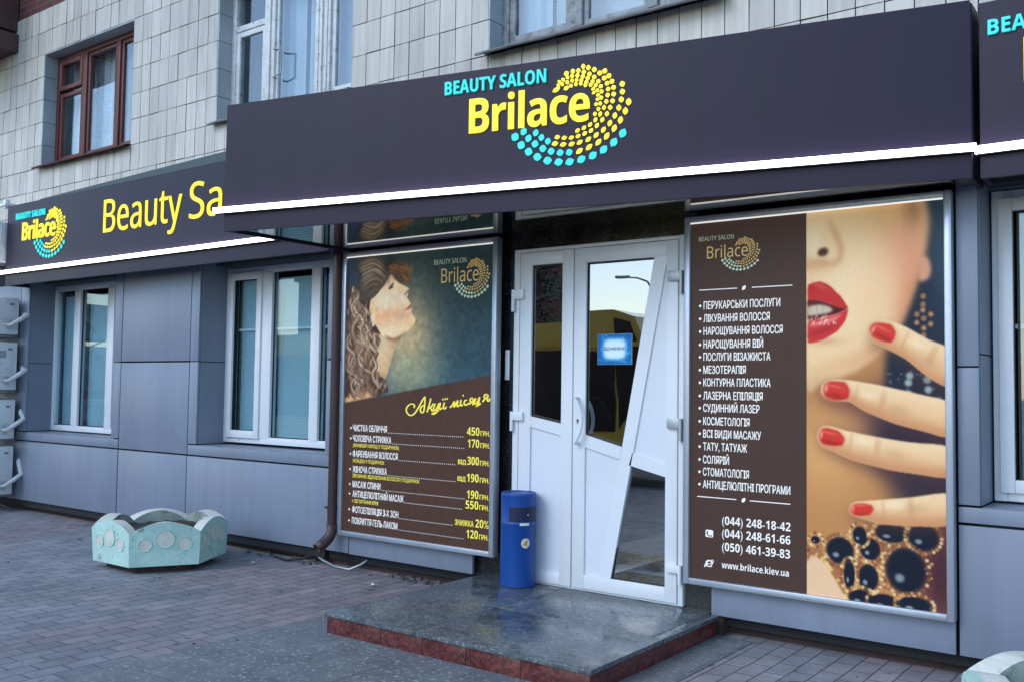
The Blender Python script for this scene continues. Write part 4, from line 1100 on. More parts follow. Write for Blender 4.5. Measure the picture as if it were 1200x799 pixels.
STROKES = [[[0.724,1.162],[0.724,1.14],[0.69,1.134],[0.652,1.16],[0.649,1.192],[0.683,1.217],[0.725,1.205],[0.766,1.158],[0.807,1.101],[0.829,1.079]],[[0.829,1.079],[0.826,1.132],[0.819,1.181],[0.801,1.195],[0.785,1.179],[0.795,1.152],[0.82,1.141]],[[0.885,1.09],[0.87,1.137],[0.85,1.19]],[[0.91,1.127],[0.89,1.149],[0.867,1.152],[0.891,1.167],[0.901,1.18],[0.92,1.173]],[[0.927,1.126],[0.911,1.167],[0.928,1.175],[0.951,1.147],[0.963,1.123],[0.952,1.16],[0.944,1.184],[0.92,1.2],[0.896,1.201],[0.932,1.188],[0.964,1.174]],[[0.978,1.119],[0.968,1.156],[0.976,1.166],[0.992,1.156]],[[1.015,1.116],[1.004,1.152],[1.016,1.161],[1.036,1.147]],[[1.068,1.142],[1.074,1.149],[1.091,1.129],[1.107,1.108],[1.103,1.138],[1.107,1.145],[1.126,1.116],[1.138,1.101],[1.132,1.134],[1.14,1.142],[1.154,1.134]],[[1.169,1.094],[1.162,1.128],[1.17,1.136],[1.185,1.127]],[[1.224,1.096],[1.204,1.1],[1.197,1.121],[1.213,1.131],[1.239,1.117]],[[1.277,1.081],[1.256,1.084],[1.251,1.102],[1.27,1.105],[1.281,1.087],[1.274,1.122],[1.286,1.125]],[[1.264,1.105],[1.243,1.124]],[[1.3,1.08],[1.289,1.113],[1.305,1.119],[1.323,1.095],[1.334,1.074],[1.327,1.106],[1.32,1.127],[1.301,1.138],[1.328,1.127],[1.346,1.115]],[[1.405,1.052],[1.383,1.055],[1.374,1.073],[1.394,1.079],[1.409,1.058],[1.402,1.09],[1.414,1.099],[1.428,1.081]],[[1.387,1.078],[1.361,1.106]]]

def poster_frame(name, label, x0, x1, z0, z1, w):
    t = thing(name, label, "poster", "framed salon posters")
    mb = MB(); frame_ring(mb, x0, x1, z0, z1, w, -0.066, -0.002, 0.006)
    mb.build("frame", M['alu'], t)
    mb = MB(); mb.box(x0+.005, x1-.005, -0.04, -0.001, z0+.005, z1-.005); mb.build("back_panel", M['black'], t)
    mb = MB(); mb.box(x0+w+.004, x1-w-.004, -0.0655, -0.052, z1-w-.0072, z1-w-.0015); mb.build("edge_light", M['led_edge'], t)
    return t

# ---------- left poster: promotions of the month
pl = poster_frame("price_poster", "framed poster with a woman's profile and a price list left of the door", -2.497, -0.972, 0.266, 2.452, 0.038)
PW, PH = 1.452, 2.120
cv = Canvas(PW, PH, 380)
cv.fill((44, 62, 66))
g = np.clip(cv.Y/1.1, 0, 1)
cv.img += (g**1.2)[..., None]*np.array([8, 22, 34])/255
cv.spot(0.66, 0.66, 0.26, 0.40, (206, 178, 132), 0.95, 0.15)
cv.spot(0.72, 0.88, 0.26, 0.16, (132, 150, 122), 0.55)
cv.spot(1.25, 0.15, 0.45, 0.30, (32, 50, 52), 0.7)
cv.spot(0.05, 0.25, 0.16, 0.3, (40, 46, 62), 0.8)
nz = cv.blur(RNG.random((cv.ny, cv.nx)), 0.012); nz = (nz-nz.mean())/nz.std()
cv.img *= (1+0.025*nz)[..., None]
cv.poly(POLY_L['hairback'], (62, 48, 44), 0.006)
cv.poly([(0.16, 0.33), (0.27, 0.40), (0.36, 0.58), (0.40, 0.66), (0.33, 0.80), (0.20, 0.75), (0.12, 0.5)], (58, 44, 40), 0.008)
cv.poly(POLY_L['shoulder'], (216, 160, 112), 0.008)
cv.poly(POLY_L['neck'], (200, 160, 114), 0.004)
nm = cv.poly_mask(smooth_poly(POLY_L['neck']), 0.004)
cv.spot(0.40, 0.72, 0.10, 0.16, (228, 200, 160), 0.8, 0.25, clip=nm)
fmk = cv.poly(POLY_L['face'], (250, 210, 160), 0.0032)
cv.spot(0.40, 0.36, 0.12, 0.08, (255, 238, 208), 0.85, 0.3, clip=fmk)
cv.spot(0.40, 0.475, 0.16, 0.05, (240, 164, 120), 0.6, -0.1, clip=fmk)
cv.spot(0.60, 0.47, 0.07, 0.06, (232, 176, 146), 0.5, 0, clip=fmk)
cv.spot(0.42, 0.62, 0.16, 0.06, (250, 226, 190), 0.85, -0.25, clip=fmk)
cv.spot(0.24, 0.56, 0.06, 0.2, (214, 156, 108), 0.7, 0.0, clip=fmk)
cv.spot(0.55, 0.33, 0.09, 0.05, (248, 228, 204), 0.7, 0.5, clip=fmk)
cv.poly(POLY_L['jawshade'], (140, 98, 70), 0.010, 0.85)
cv.poly(POLY_L['ear'], (240, 208, 176), 0.004)
cv.poly(POLY_L['eye'], (46, 34, 34), 0.003, 0.95)
cv.spot(0.455, 0.245, 0.025, 0.03, (196, 160, 140), 0.5)
cv.stroke([(0.436, 0.275), (0.462, 0.262), (0.49, 0.225)], 0.004, (50, 36, 36), 0.8)
cv.poly(POLY_L['brow'], (120, 92, 72), 0.006, 0.7)
cv.poly(POLY_L['mouth'], (166, 66, 58), 0.003, 0.95)
cv.poly(POLY_L['nostril'], (150, 100, 80), 0.005, 0.7)
cv.poly(POLY_L['hairtop'], (84, 70, 56), 0.006)
cv.poly(POLY_L['fringe'], (130, 92, 56), 0.012)
rr = random.Random(5)
hm = POLY_L['hairtop']
def inside(pt, poly):
    x, y = pt; c = False
    for i in range(len(poly)):
        x0, y0 = poly[i]; x1, y1 = poly[(i+1) % len(poly)]
        if (y0 > y) != (y1 > y) and x < x0+(y-y0)*(x1-x0)/(y1-y0): c = not c
    return c
def rnd_in(poly):
    xs = [p[0] for p in poly]; ys = [p[1] for p in poly]
    while True:
        p = (rr.uniform(min(xs), max(xs)), rr.uniform(min(ys), max(ys)))
        if inside(p, poly): return p
HC = [(214, 196, 150), (232, 220, 180), (90, 72, 58), (60, 46, 42), (170, 146, 108), (140, 112, 84)]
def lerp3(c0, c1, f): return tuple(c0[k]+(c1[k]-c0[k])*f for k in range(3))
def lock(path, n, spread, w, dark, light, a=0.7, taper=True, poly=None):
    """a lock of hair: parallel strands, light along the middle and dark at the edges"""
    P = resample(path, 26)
    if poly:
        keep = []
        for p in P:
            if inside(p, poly): keep.append(p)
            elif keep: break
        P = keep
        if len(P) < 6: return
    order = sorted([rr.uniform(-1, 1) for _ in range(n)], key=lambda q: -abs(q))
    for o in order:
        pts = []
        for i, (x, y) in enumerate(P):
            x1, y1 = P[min(i+1, len(P)-1)]; x0, y0 = P[max(i-1, 0)]
            l = math.hypot(x1-x0, y1-y0) or 1
            s = o*spread*(0.35+0.65*math.sin(math.pi*min(1, (i+2)/(len(P)+2)))) if taper else o*spread
            pts.append((x-(y1-y0)/l*s, y+(x1-x0)/l*s))
        f = max(0, 1-abs(o)*1.05)*rr.uniform(0.55, 1.1)
        cv.stroke(pts[::3]+[pts[-1]], w*rr.uniform(.7, 1.2), lerp3(dark, light, min(1, f)), a)
for i in range(62):                                    # swept-back hair over the crown
    s = rr.random(); q = rr.random()
    x0, y0 = 0.452-0.10*s, 0.150+0.125*s
    x2, y2 = 0.115+0.09*s+rr.uniform(-.02, .02), 0.07+0.27*s+rr.uniform(-.02, .02)
    xm, ym = (x0+x2)/2+rr.uniform(-.02, .02), (y0+y2)/2-0.075+0.06*s
    hi = math.exp(-((s-0.30)/0.28)**2)
    lock([(x0, y0), (xm, ym), (x2, y2)], 11, 0.016, 0.0026, (66, 52, 44), lerp3((128, 104, 78), (240, 226, 184), hi*rr.uniform(.6, 1)), 0.62, poly=POLY_L['hairtop'])
cv.spot(0.43, 0.10, 0.05, 0.09, (44, 36, 36), 0.75, 0.3)
cv.spot(0.20, 0.31, 0.05, 0.035, (66, 60, 62), 0.6)
for i in range(30):                                    # fringe falling over the forehead
    x0, y0 = 0.44+rr.uniform(-.01, .03), 0.13+rr.uniform(-.03, .03)
    x2, y2 = 0.56+rr.uniform(0, .11), 0.14+rr.uniform(0, .10)
    lock([(x0, y0), ((x0+x2)/2, (y0+y2)/2-0.035), (x2, y2)], 9, 0.014, 0.0026, (62, 42, 34), rr.choice([(226, 164, 92), (190, 126, 66), (150, 104, 70)]), 0.55)
cv.spot(0.55, 0.205, 0.07, 0.018, (70, 50, 42), 0.6, 0.35)
HB = [(-0.004, 0.23), (0.061, 0.217), (0.157, 0.272), (0.235, 0.335), (0.27, 0.45), (0.31, 0.56), (0.385, 0.615), (0.39, 0.67), (0.34, 0.74), (0.345, 0.849), (0.415, 0.925), (0.44, 0.97), (0.463, 1.033), (0.419, 1.057), (0.307, 1.085), (0.007, 1.125), (-0.004, 0.78)]
for i in range(115):                                    # long loose curls
    x, y = rr.uniform(0.0, 0.34), rr.uniform(0.22, 0.90)
    if not inside((x, y), HB): continue
    am, wl, ph = rr.uniform(.02, .06), rr.uniform(.13, .24), rr.uniform(0, 6.28)
    L_ = rr.uniform(.22, .42); drift = rr.uniform(-.02, .12)+0.12*max(0, y-0.55)
    path = [(x+drift*k/8+am*math.sin(ph+6.283*L_*k/8/wl), y+L_*k/8+am*.4*math.cos(ph+6.283*L_*k/8/wl)) for k in range(9)]
    lock(path, 15, rr.uniform(.014, .032), 0.0026, rr.choice([(54, 38, 34), (84, 60, 48), (110, 80, 62)]), rr.choice([(246, 226, 196), (224, 186, 146), (190, 146, 110), (150, 110, 84), (120, 88, 68), (236, 208, 174)]), 0.6, poly=HB)
for i in range(40):                                    # single bright hairs and deep gaps
    x, y = rnd_in(POLY_L['hairback']); r = rr.uniform(.02, .05); a0 = rr.uniform(0, 6.28)
    cv.stroke([(x+r*math.cos(a0+1.8*k/4), y+r*1.3*math.sin(a0+1.8*k/4)) for k in range(5)], 0.0028, rr.choice([(246, 228, 200), (34, 26, 30), (40, 30, 32)]), 0.7)
for (x, y, rx, ry, rot) in ((0.335, 0.66, .03, .07, .2), (0.38, 0.95, .03, .05, .6), (0.20, 0.86, .04, .03, 0), (0.10, 0.55, .03, .06, 0)):
    cv.spot(x, y, rx*.5, ry*.5, (36, 28, 32), 0.6, rot)
hm_ = cv.poly_mask(HB, 0.01)+cv.poly_mask(POLY_L['hairtop'], 0.008)+cv.poly_mask(POLY_L['fringe'], 0.01)
hm_ = np.clip(hm_, 0, 1)*0.6
soft = np.stack([cv.blur(cv.img[..., k], 0.0030) for k in range(3)], -1)
cv.img = cv.img*(1-hm_[..., None])+soft*hm_[..., None]
cv.spot(0.10, 0.80, 0.10, 0.25, (60, 44, 42), 0.25); cv.spot(0.22, 0.60, 0.05, 0.12, (236, 206, 168), 0.22, 0.2); cv.spot(0.10, 0.40, 0.05, 0.10, (220, 190, 156), 0.25); cv.spot(0.24, 0.95, 0.08, 0.08, (70, 48, 44), 0.3)
# brown lower part
edge = 1.133+(0.910-1.133)*cv.X/1.455
bm_ = cv.blur((cv.Y > edge).astype(float), 0.0035)
brown = np.array([76, 55, 47])/255
bimg = np.ones_like(cv.img)*brown
cv.img = cv.img*(1-bm_[..., None])+bimg*bm_[..., None]
cv.img *= (1+0.02*nz)[..., None]
ps = cv.sheet("print_sheet", -2.4575, 2.4165, -0.0445, M['print_left'], pl, 0.74)
PX, PZ, PY = -2.455, 2.423, -0.0465
fp = lambda u, v, d: (PX+u, PY, PZ-v)
fpn = lambda u, v, d: (PX+u, PY, v)                     # u relative, v absolute height
mw, my = MB(), MB()
items = [("ЧИСТКА ОБЛИЧЧЯ", .090, .454, 1.353, None, "450", 1.226, 1.340), ("ЧОЛОВІЧА СТРИЖКА", .093, .501, 1.432, ("(МАНІКЮР НАРОЩ У ПОДАРУНОК)", .58, 1.474), "170", 1.235, 1.423),
         ("ФАРБУВАННЯ ВОЛОССЯ", .095, .569, 1.550, ("УКЛАДКА У ПОДАРУНОК", .434, 1.592), "ВІД 300", 1.149, 1.544), ("ЖІНОЧА СТРИЖКА", .098, .462, 1.668, ("ЛІКУВАННЯ, ВІДНОВЛЕННЯ ВОЛОССЯ У ПОДАРУНОК", .789, 1.706), "ВІД 190", 1.147, 1.661),
         ("МАСАЖ СПИНИ", .100, .399, 1.782, None, "190", 1.235, 1.776), ("АНТИЦЕЛЮЛІТНИЙ МАСАЖ", .102, .637, 1.855, ("+ ОБГОРТАННЯ STYX", .381, 1.898), "550", 1.225, 1.847),
         ("ФОТОЕПІЛЯЦІЯ 3-Х ЗОН", .102, .588, 1.974, None, "ЗНИЖКА 20%", 1.130, 1.969), ("ПОКРИТТЯ ГЕЛЬ-ЛАКОМ", .102, .580, 2.058, None, "120", 1.236, 2.048)]
for s, a, b, v, sub, pr, pa, pv in items:
    mw, my = MB(), MB()
    put_text(mw, s, a, b, PZ-v, 0.050, fpn, 0.07)
    leaf_shape(mw, 0.070, v-0.022, 0.017, 0.017, 0, fp, 0, 6)
    if sub: mq = MB(); put_text(mq, sub[0], 0.097, sub[1], PZ-sub[2], 0.027, fpn, 0.05); mq.build("offer_line", M['ink_yellow'], pl)
    if "ЗНИЖКА" in pr:
        put_text(my, "ЗНИЖКА", pa, pa+0.17, PZ-pv, 0.040, fpn, 0.07); my.build("price_note", M['ink_yellow'], pl); my = MB(); put_text(my, "20%", pa+0.185, 1.431, PZ-pv, 0.055, fpn, 0.0)
    else:
        if "ВІД" in pr:
            put_text(my, "ВІД", pa, pa+0.075, PZ-pv, 0.032, fpn, 0.07); my.build("price_note", M['ink_yellow'], pl); my = MB(); pa2 = pa+0.085; num = pr[4:]
        else: pa2 = pa; num = pr
        put_text(my, num, pa2, 1.338, PZ-pv, 0.056, fpn, 0.0); put_text(my, "ГРН.", 1.348, 1.430, PZ-pv, 0.034, fpn, 0.07)
    x = b+0.014
    while x < pa-0.02:
        leaf_shape(mw, x, v+0.001, 0.0075, 0.0075, 0, fp, 0, 4); x += 0.0185
    mw.build("service_line", M['ink_white'], pl); my.build("price_line", M['ink_yellow'], pl)
my = MB()
def ribbon(mb, pts, w, fn):
    P = [Vector(p) for p in catmull(pts, 5)]
    L_, R2 = [], []
    for i, p in enumerate(P):
        t = (P[min(i+1, len(P)-1)]-P[max(i-1, 0)])
        if t.length < 1e-9: t = Vector((1, 0))
        t.normalize(); n = Vector((-t.y, t.x)); ww = w*(0.65+0.55*abs(t.y))
        L_.append(mb.bm.verts.new(fn(p.x+n.x*ww, p.y+n.y*ww, 0))); R2.append(mb.bm.verts.new(fn(p.x-n.x*ww, p.y-n.y*ww, 0)))
    for i in range(len(P)-1): mb.bm.faces.new((L_[i], L_[i+1], R2[i+1], R2[i]))
for s in STROKES: ribbon(my, s, 0.0062, fp)
for x, y in ((.999, 1.096), (1.02, 1.092), (1.039, 1.09), (1.186, 1.065)): leaf_shape(my, x, y, .015, .015, 0, fp, 0, 6)
my.build("script_heading", M['ink_yellow'], pl)
mY, mT, mN = MB(), MB(), MB()
def print_logo(x, z, cap, name_w, bx0, bx1, bz, bcap):
    put_text(mN, "BEAUTY SALON", bx0, bx1, bz, bcap, fpl, 0.0, bold=False)
    put_text(mY, "Brilace", x, x+name_w, z, cap, fpl, 0.0, bold=False)
    emblem(mY, mT, x, z, cap/0.209*1.0, fpl, 0, name_w/0.768*0.209/cap*0.98)
fpl = lambda u, v, d: (u, PY, v)
print_logo(PX+0.963, PZ-0.263, 0.103, 0.346, PX+0.892, PX+1.195, PZ-0.127, 0.035)
mN.build("pale_lettering", M['ink_pale'], pl); mY.build("gold_emblem", M['ink_gold'], pl); mT.build("pale_emblem", M['ink_pale'], pl)

# ---------- right poster: services
pr_ = poster_frame("service_poster", "framed poster with a list of services and red nails and lips right of the door", 0.442, 1.924, 0.284, 2.446, 0.037)
PW, PH = 1.410, 2.098
cv = Canvas(PW, PH, 380)
cv.fill((242, 214, 172))
x, y = cv.X, cv.Y
# skin: pale in the middle, pinker toward the cheek, tan on the neck
cv.spot(1.22, 0.22, 0.14, 0.30, (226, 150, 128), 0.75)
cv.spot(1.18, 0.05, 0.20, 0.12, (226, 186, 126), 0.7)
cv.spot(0.85, 0.55, 0.30, 0.30, (246, 224, 196), 0.6)
jaw = cv.poly_mask(smooth_poly(POLY_R['face']), 0.012)
neck = np.ones_like(cv.img)*np.array([192, 140, 94])/255
cv.img = cv.img*jaw[..., None]+neck*(1-jaw[..., None])
cv.spot(0.80, 1.30, 0.20, 0.24, (226, 176, 122), 0.9)
cv.spot(0.98, 1.02, 0.2, 0.06, (150, 100, 78), 0.6, 0.25)
cv.spot(0.95, 1.24, 0.2, 0.05, (160, 108, 80), 0.6, 0.25)
cv.spot(1.05, 1.05, 0.25, 0.10, (136, 92, 80), 0.7, 0.2)
cv.spot(1.25, 1.20, 0.25, 0.14, (110, 78, 88), 0.75)
cv.poly(POLY_R['hair'], (30, 42, 66), 0.016)
cv.poly([(1.10, 1.02), (1.42, 0.93), (1.42, 1.64), (1.22, 1.62), (1.12, 1.45), (1.04, 1.30)], (38, 34, 60), 0.05, 0.9)
cv.spot(1.40, 0.25, 0.06, 0.35, (60, 92, 118), 0.6)
cv.spot(1.30, 1.0, 0.2, 0.12, (40, 40, 62), 0.8)
cv.spot(1.22, 1.33, 0.2, 0.05, (58, 46, 78), 0.8)
cv.spot(1.26, 0.03, 0.05, 0.10, (120, 84, 70), 0.5)
cv.spot(1.24, 0.50, 0.07, 0.26, (206, 132, 100), 0.6, 0.25, clip=jaw)
cv.spot(1.08, 0.76, 0.16, 0.05, (206, 146, 104), 0.6, -0.75, clip=jaw)
cv.spot(1.05, 0.40, 0.10, 0.20, (240, 196, 158), 0.6, 0.1, clip=jaw)
cv.spot(0.93, 0.83, 0.2, 0.05, (226, 184, 144), 0.6, -0.3, clip=jaw)
cv.spot(0.95, 0.36, 0.16, 0.2, (250, 234, 208), 0.5, clip=jaw)
cv.spot(0.73, 0.30, 0.12, 0.04, (206, 150, 112), 0.55)
cv.poly(POLY_R['nosewing'], (206, 158, 118), 0.012, 0.75)
cv.spot(0.74, 0.17, 0.05, 0.09, (252, 238, 214), 0.8)
cv.poly(POLY_R['nostril'], (74, 38, 36), 0.006, 0.95)
cv.spot(0.80, 0.72, 0.1, 0.025, (204, 150, 116), 0.5)
cv.poly(POLY_R['mouth'], (86, 26, 32), 0.003)
cv.poly(POLY_R['teeth'], (206, 198, 190), 0.006)
for tx in (0.722, 0.756, 0.79): cv.spot(tx, 0.535, 0.003, 0.03, (150, 132, 124), 0.5)
cv.spot(0.76, 0.505, 0.07, 0.012, (96, 40, 42), 0.6)
cv.poly(POLY_R['uplip'], (196, 50, 54), 0.004)
cv.poly([(p[0], p[1]*0.25+0.415*0.75) for p in POLY_R['uplip']], (160, 34, 42), 0.008, 0.5, clip=cv.poly_mask(smooth_poly(POLY_R['uplip']), .003))
cv.spot(0.78, 0.42, 0.05, 0.018, (226, 98, 100), 0.6, 0.4)
cv.poly(POLY_R['lolip'], (206, 58, 66), 0.004)
cv.spot(0.78, 0.665, 0.10, 0.02, (160, 34, 46), 0.55, -0.35, clip=cv.poly_mask(smooth_poly(POLY_R['lolip']), .003))
cv.poly(POLY_R['lipshine'], (244, 168, 170), 0.006, 0.75)
for i in range(22): cv.spot(rr.uniform(0.71, 0.86), 0.60+rr.uniform(-.02, .03)-0.12*0, 0.004, 0.007, (255, 235, 235), 0.7)
cv.poly(POLY_R['ear'], (214, 160, 138), 0.010)
for p in POLY_R['ering']: cv.spot(p[0], p[1], 0.015, 0.016, (166, 122, 88), 0.9, p=2)
for p in POLY_R['ering'][3:8]: cv.spot(p[0], p[1], 0.006, 0.006, (214, 184, 140), 0.7)
for p in POLY_R['pearls']: cv.spot(p[0], p[1], 0.02, 0.02, (176, 206, 208), 0.85, p=2)
for k in range(26): cv.spot(rr.uniform(1.12, 1.40), rr.uniform(0.86, 1.02), 0.006, 0.006, (120, 150, 160), 0.6)
cv.poly(POLY_R['dresspurple'], (66, 36, 58), 0.02)
dm = cv.poly(POLY_R['dress'], (172, 116, 84), 0.006)
cv.spot(1.38, 1.9, 0.12, 0.35, (62, 34, 54), 0.9, clip=dm)
for i in range(300):
    px, py = rr.uniform(0.70, 1.34), rr.uniform(1.60, 2.10)
    if not inside((px, py), POLY_R['dress']): continue
    c = rr.choice([(226, 200, 150), (200, 156, 108), (150, 98, 68), (110, 68, 52), (220, 214, 190)])
    cv.spot(px, py, rr.uniform(.006, .011), rr.uniform(.006, .011), c, 0.8, p=2)
cv.poly(POLY_R['chest'], (236, 204, 176), 0.006)
cq = POLY_R['chest']
for a, b in zip(cq[2:6], cq[3:7]):
    for t in np.linspace(0, 1, 8): cv.spot(a[0]+(b[0]-a[0])*t, a[1]+(b[1]-a[1])*t, 0.012, 0.012, rr.choice([(236, 206, 140), (170, 116, 74)]), 0.85, p=2)
for sx_, sy_, rx, ry in POLY_R['stones']:
    for k in range(26):
        a = k/26*6.283; cv.spot(sx_+math.cos(a)*(rx+.016), sy_+math.sin(a)*(ry+.016), 0.010, 0.010, rr.choice([(240, 220, 170), (206, 160, 104), (140, 92, 62)]), 0.85, p=2)
    cv.spot(sx_, sy_, rx, ry, (20, 28, 50), 1.0, p=8)
    cv.spot(sx_-rx*.3, sy_+ry*.35, rx*.25, ry*.2, (170, 190, 206), 0.75, p=2)
def nm_(q, n): return np.mean([k[0] for k in POLY_R[n]]), np.mean([k[1] for k in POLY_R[n]])
FN = [('f1', 'n1', 0.5), ('f2', 'n2', 0.25), ('f3', 'n3', 0.2), ('f4', 'n4', -0.1)]
for f, n, an in FN:
    q = POLY_R[f]
    sh = [(p[0], p[1]+0.035) for p in q]
    cv.poly(sh, (96, 62, 58), 0.03, 0.45)
    m_ = cv.poly(q, (240, 206, 166), 0.0035)
    cx, cy = np.mean([p[0] for p in q]), np.mean([p[1] for p in q])
    low = cv.poly_mask([(p[0], p[1]+0.045) for p in smooth_poly(q)], 0.02)
    up = cv.poly_mask([(p[0], p[1]-0.05) for p in smooth_poly(q)], 0.025)
    cv.mix(m_*(1-up)*0.8, (200, 138, 98)); cv.mix(m_*(1-low)*0.45, (252, 236, 208))
    for kx, ka in ((0.11, .5), (0.24, .6), (0.255, .4)):
        cv.spot(nm_(q, n)[0]+kx, nm_(q, n)[1]+kx*an*1.05-0.012, 0.010, 0.05, (190, 128, 94), ka*.55, an*.8, clip=m_)
    cv.spot(nm_(q, n)[0]+0.17, nm_(q, n)[1]+0.17*an-0.02, 0.05, 0.022, (255, 240, 216), 0.6, an, clip=m_)
    cv.spot(cx+0.15, cy+0.06*an/0.3, 0.06, 0.03, (196, 150, 116), 0.4, an, clip=m_)
    cv.poly([(p[0]+(p[0]-np.mean([k[0] for k in POLY_R[n]]))*.12, p[1]+(p[1]-np.mean([k[1] for k in POLY_R[n]]))*.16) for p in POLY_R[n]], (214, 150, 124), 0.006, 0.7)
    cv.poly(POLY_R[n], (212, 60, 52), 0.0032)
    nx_, ny_ = np.mean([p[0] for p in POLY_R[n]]), np.mean([p[1] for p in POLY_R[n]])
    nmk = cv.poly_mask(smooth_poly(POLY_R[n]), 0.003)
    cv.spot(nx_-0.05, ny_-0.012, 0.010, 0.026, (252, 176, 160), 0.85, an, clip=nmk); cv.spot(nx_-.005, ny_-0.022, 0.045, 0.008, (238, 128, 112), 0.6, an, clip=nmk); cv.spot(nx_+.01, ny_+0.032, 0.06, 0.014, (150, 30, 34), 0.6, an, clip=nmk)
nz = cv.blur(RNG.random((cv.ny, cv.nx)), 0.006); nz = (nz-nz.mean())/nz.std()
cv.img *= (1+0.004*nz)[..., None]
cv.img *= np.array([1.0, 0.955, 0.875])
lm = cv.blur((cv.X < 0.699).astype(float), 0.0)
bimg = np.ones_like(cv.img)*np.array([75, 57, 50])/255
cv.img = cv.img*(1-lm[..., None])+bimg*lm[..., None]
cv.sheet("print_sheet", 0.476, 2.4105, -0.0445, M['print'], pr_, 0.74)
PX, PZ = 0.472, 2.412
fp = lambda u, v, d: (PX+u, PY, PZ-v)
fpn = lambda u, v, d: (PX+u, PY, v)
mw = MB()
serv = [("ПЕРУКАРСЬКИ ПОСЛУГИ", .556, .521), ("ЛІКУВАННЯ ВОЛОССЯ", .495, .597), ("НАРОЩУВАННЯ ВОЛОССЯ", .570, .672), ("НАРОЩУВАННЯ ВІЙ", .456, .749), ("ПОСЛУГИ ВІЗАЖИСТА", .499, .822), ("МЕЗОТЕРАПІЯ", .353, .897),
        ("КОНТУРНА ПЛАСТИКА", .500, .971), ("ЛАЗЕРНА ЕПІЛЯЦІЯ", .454, 1.048), ("СУДИННИЙ ЛАЗЕР", .435, 1.120), ("КОСМЕТОЛОГІЯ", .376, 1.197), ("ВСІ ВИДИ МАСАЖУ", .444, 1.270), ("ТАТУ, ТАТУАЖ", .361, 1.345),
        ("СОЛЯРІЙ", .252, 1.420), ("СТОМАТОЛОГІЯ", .373, 1.492), ("АНТИЦЕЛЮЛІТНІ ПРОГРАМИ", .613, 1.564)]
for s, b, v in serv:
    mw = MB(); put_text(mw, s, 0.089, b, PZ-v, 0.047, fpn, 0.05)
    leaf_shape(mw, 0.067, v-0.021, 0.017, 0.017, 0, fp, 0, 6)
    mw.build("service_line", M['ink_white'], pr_)
for v, a in ((0.406, ((0.060, 0.299), (0.388, 0.625))), (1.615, ((0.053, 0.296), (0.377, 0.613)))):
    mw = MB()
    for x0_, x1_ in a: ribbon(mw, [(x0_, v), ((x0_+x1_)/2, v), (x1_, v)], 0.004, fp)
    leaf_shape(mw, 0.340, v, 0.034, 0.020, -0.9, fp, 0, 6)
    mw.build("divider", M['ink_white'], pr_)
for s, b, v in (("(044) 248-18-42", .614, 1.764), ("(044) 248-61-66", .613, 1.836), ("(050) 461-39-83", .611, 1.913)):
    mt_ = MB(); put_text(mt_, s, 0.210, b, PZ-v, 0.047, fpn, 0.0); mt_.build("phone_number", M['ink_white'], pr_)
mt_ = MB(); put_text(mt_, "www.brilace.kiev.ua", 0.208, 0.604, PZ-2.012, 0.036, fpn, 0.0); mt_.build("web_address", M['ink_white'], pr_)
# telephone pictogram: rounded square with a handset, browser pictogram: ringed e
mw = MB(); mw.prism([(0.112, 1.803), (0.150, 1.803), (0.155, 1.808), (0.155, 1.840), (0.150, 1.845), (0.112, 1.845), (0.107, 1.840), (0.107, 1.808)], lambda u, v, d: (PX+u, PY-d, PZ-v), 0, 0.0008)
mw.build("telephone_pictogram", M['ink_white'], pr_); mw = MB()
ribbon(mw, [(0.153+0.0, 1.997)]+[(0.131+0.0185*math.cos(a), 1.996-0.0175*math.sin(a)) for a in [0.25+i*0.5 for i in range(12)]], 0.0042, fp)
ribbon(mw, [(0.115, 1.9975), (0.131, 1.9975), (0.150, 1.9975)], 0.0036, lambda u, v, d: (PX+u, PY-0.0004, PZ-v))
ribbon(mw, [(0.112, 2.008), (0.102, 2.018), (0.108, 2.000), (0.128, 1.982), (0.150, 1.974), (0.157, 1.980), (0.152, 1.988)], 0.0022, lambda u, v, d: (PX+u, PY-0.0008, PZ-v))
mw.build("browser_pictogram", M['ink_white'], pr_)
md_ = MB(); fpd = lambda u, v, d: (PX+u, PY-0.0012, PZ-v)
ribbon(md_, [(0.118, 1.812), (0.119, 1.826), (0.130, 1.837), (0.146, 1.838)], 0.0035, fpd)
leaf_shape(md_, 0.119, 1.815, .011, .009, 1.2, fpd); leaf_shape(md_, 0.143, 1.836, .011, .009, 0.2, fpd)
md_.build("telephone_handset", mat("brown print", srgb(75, 57, 50), 0.5), pr_)
mY, mT, mN = MB(), MB(), MB()
print_logo(PX+0.109, PZ-0.222, 0.071, 0.254, PX+0.057, PX+0.277, PZ-0.116, 0.026)
mN.build("pale_lettering", M['ink_pale'], pr_); mY.build("gold_emblem", M['ink_gold'], pr_); mT.build("pale_emblem", M['ink_pale'], pr_)

# ---------- blue notice on the door glass
ns = thing("door_notice", "small blue bordered OPEN notice hanging in the door glass", "notice")
cv = Canvas(0.250, 0.192, 400)
cv.fill((18, 92, 158))
cv.img *= (0.8+0.4*cv.blur(RNG.random((cv.ny, cv.nx)), 0.006))[..., None]
for i in range(140): cv.spot(rr.uniform(0, .25), rr.uniform(0, .19), 0.006, 0.006, rr.choice([(40, 150, 210), (10, 70, 140), (60, 170, 220), (16, 110, 150)]), 0.6)
d = ((np.abs(cv.X-0.125)/0.088)**4+(np.abs(cv.Y-0.095)/0.068)**4)
cv.mix(np.exp(-d**1.2), (150, 214, 246)); cv.mix(np.exp(-(d*1.5)**2.0), (206, 226, 240))
cv.sheet("notice_card", -0.217, 1.766, YD+0.019, print_mat("printed card", 0.12), ns)
mb = MB(); put_text(mb, "ВІДЧИНЕНО", -0.172, -0.012, 1.664, 0.020, lambda u, v, d: (u, YD+0.0175, v), 0.02)
mb.build("lettering", M['ink_blue'], ns)
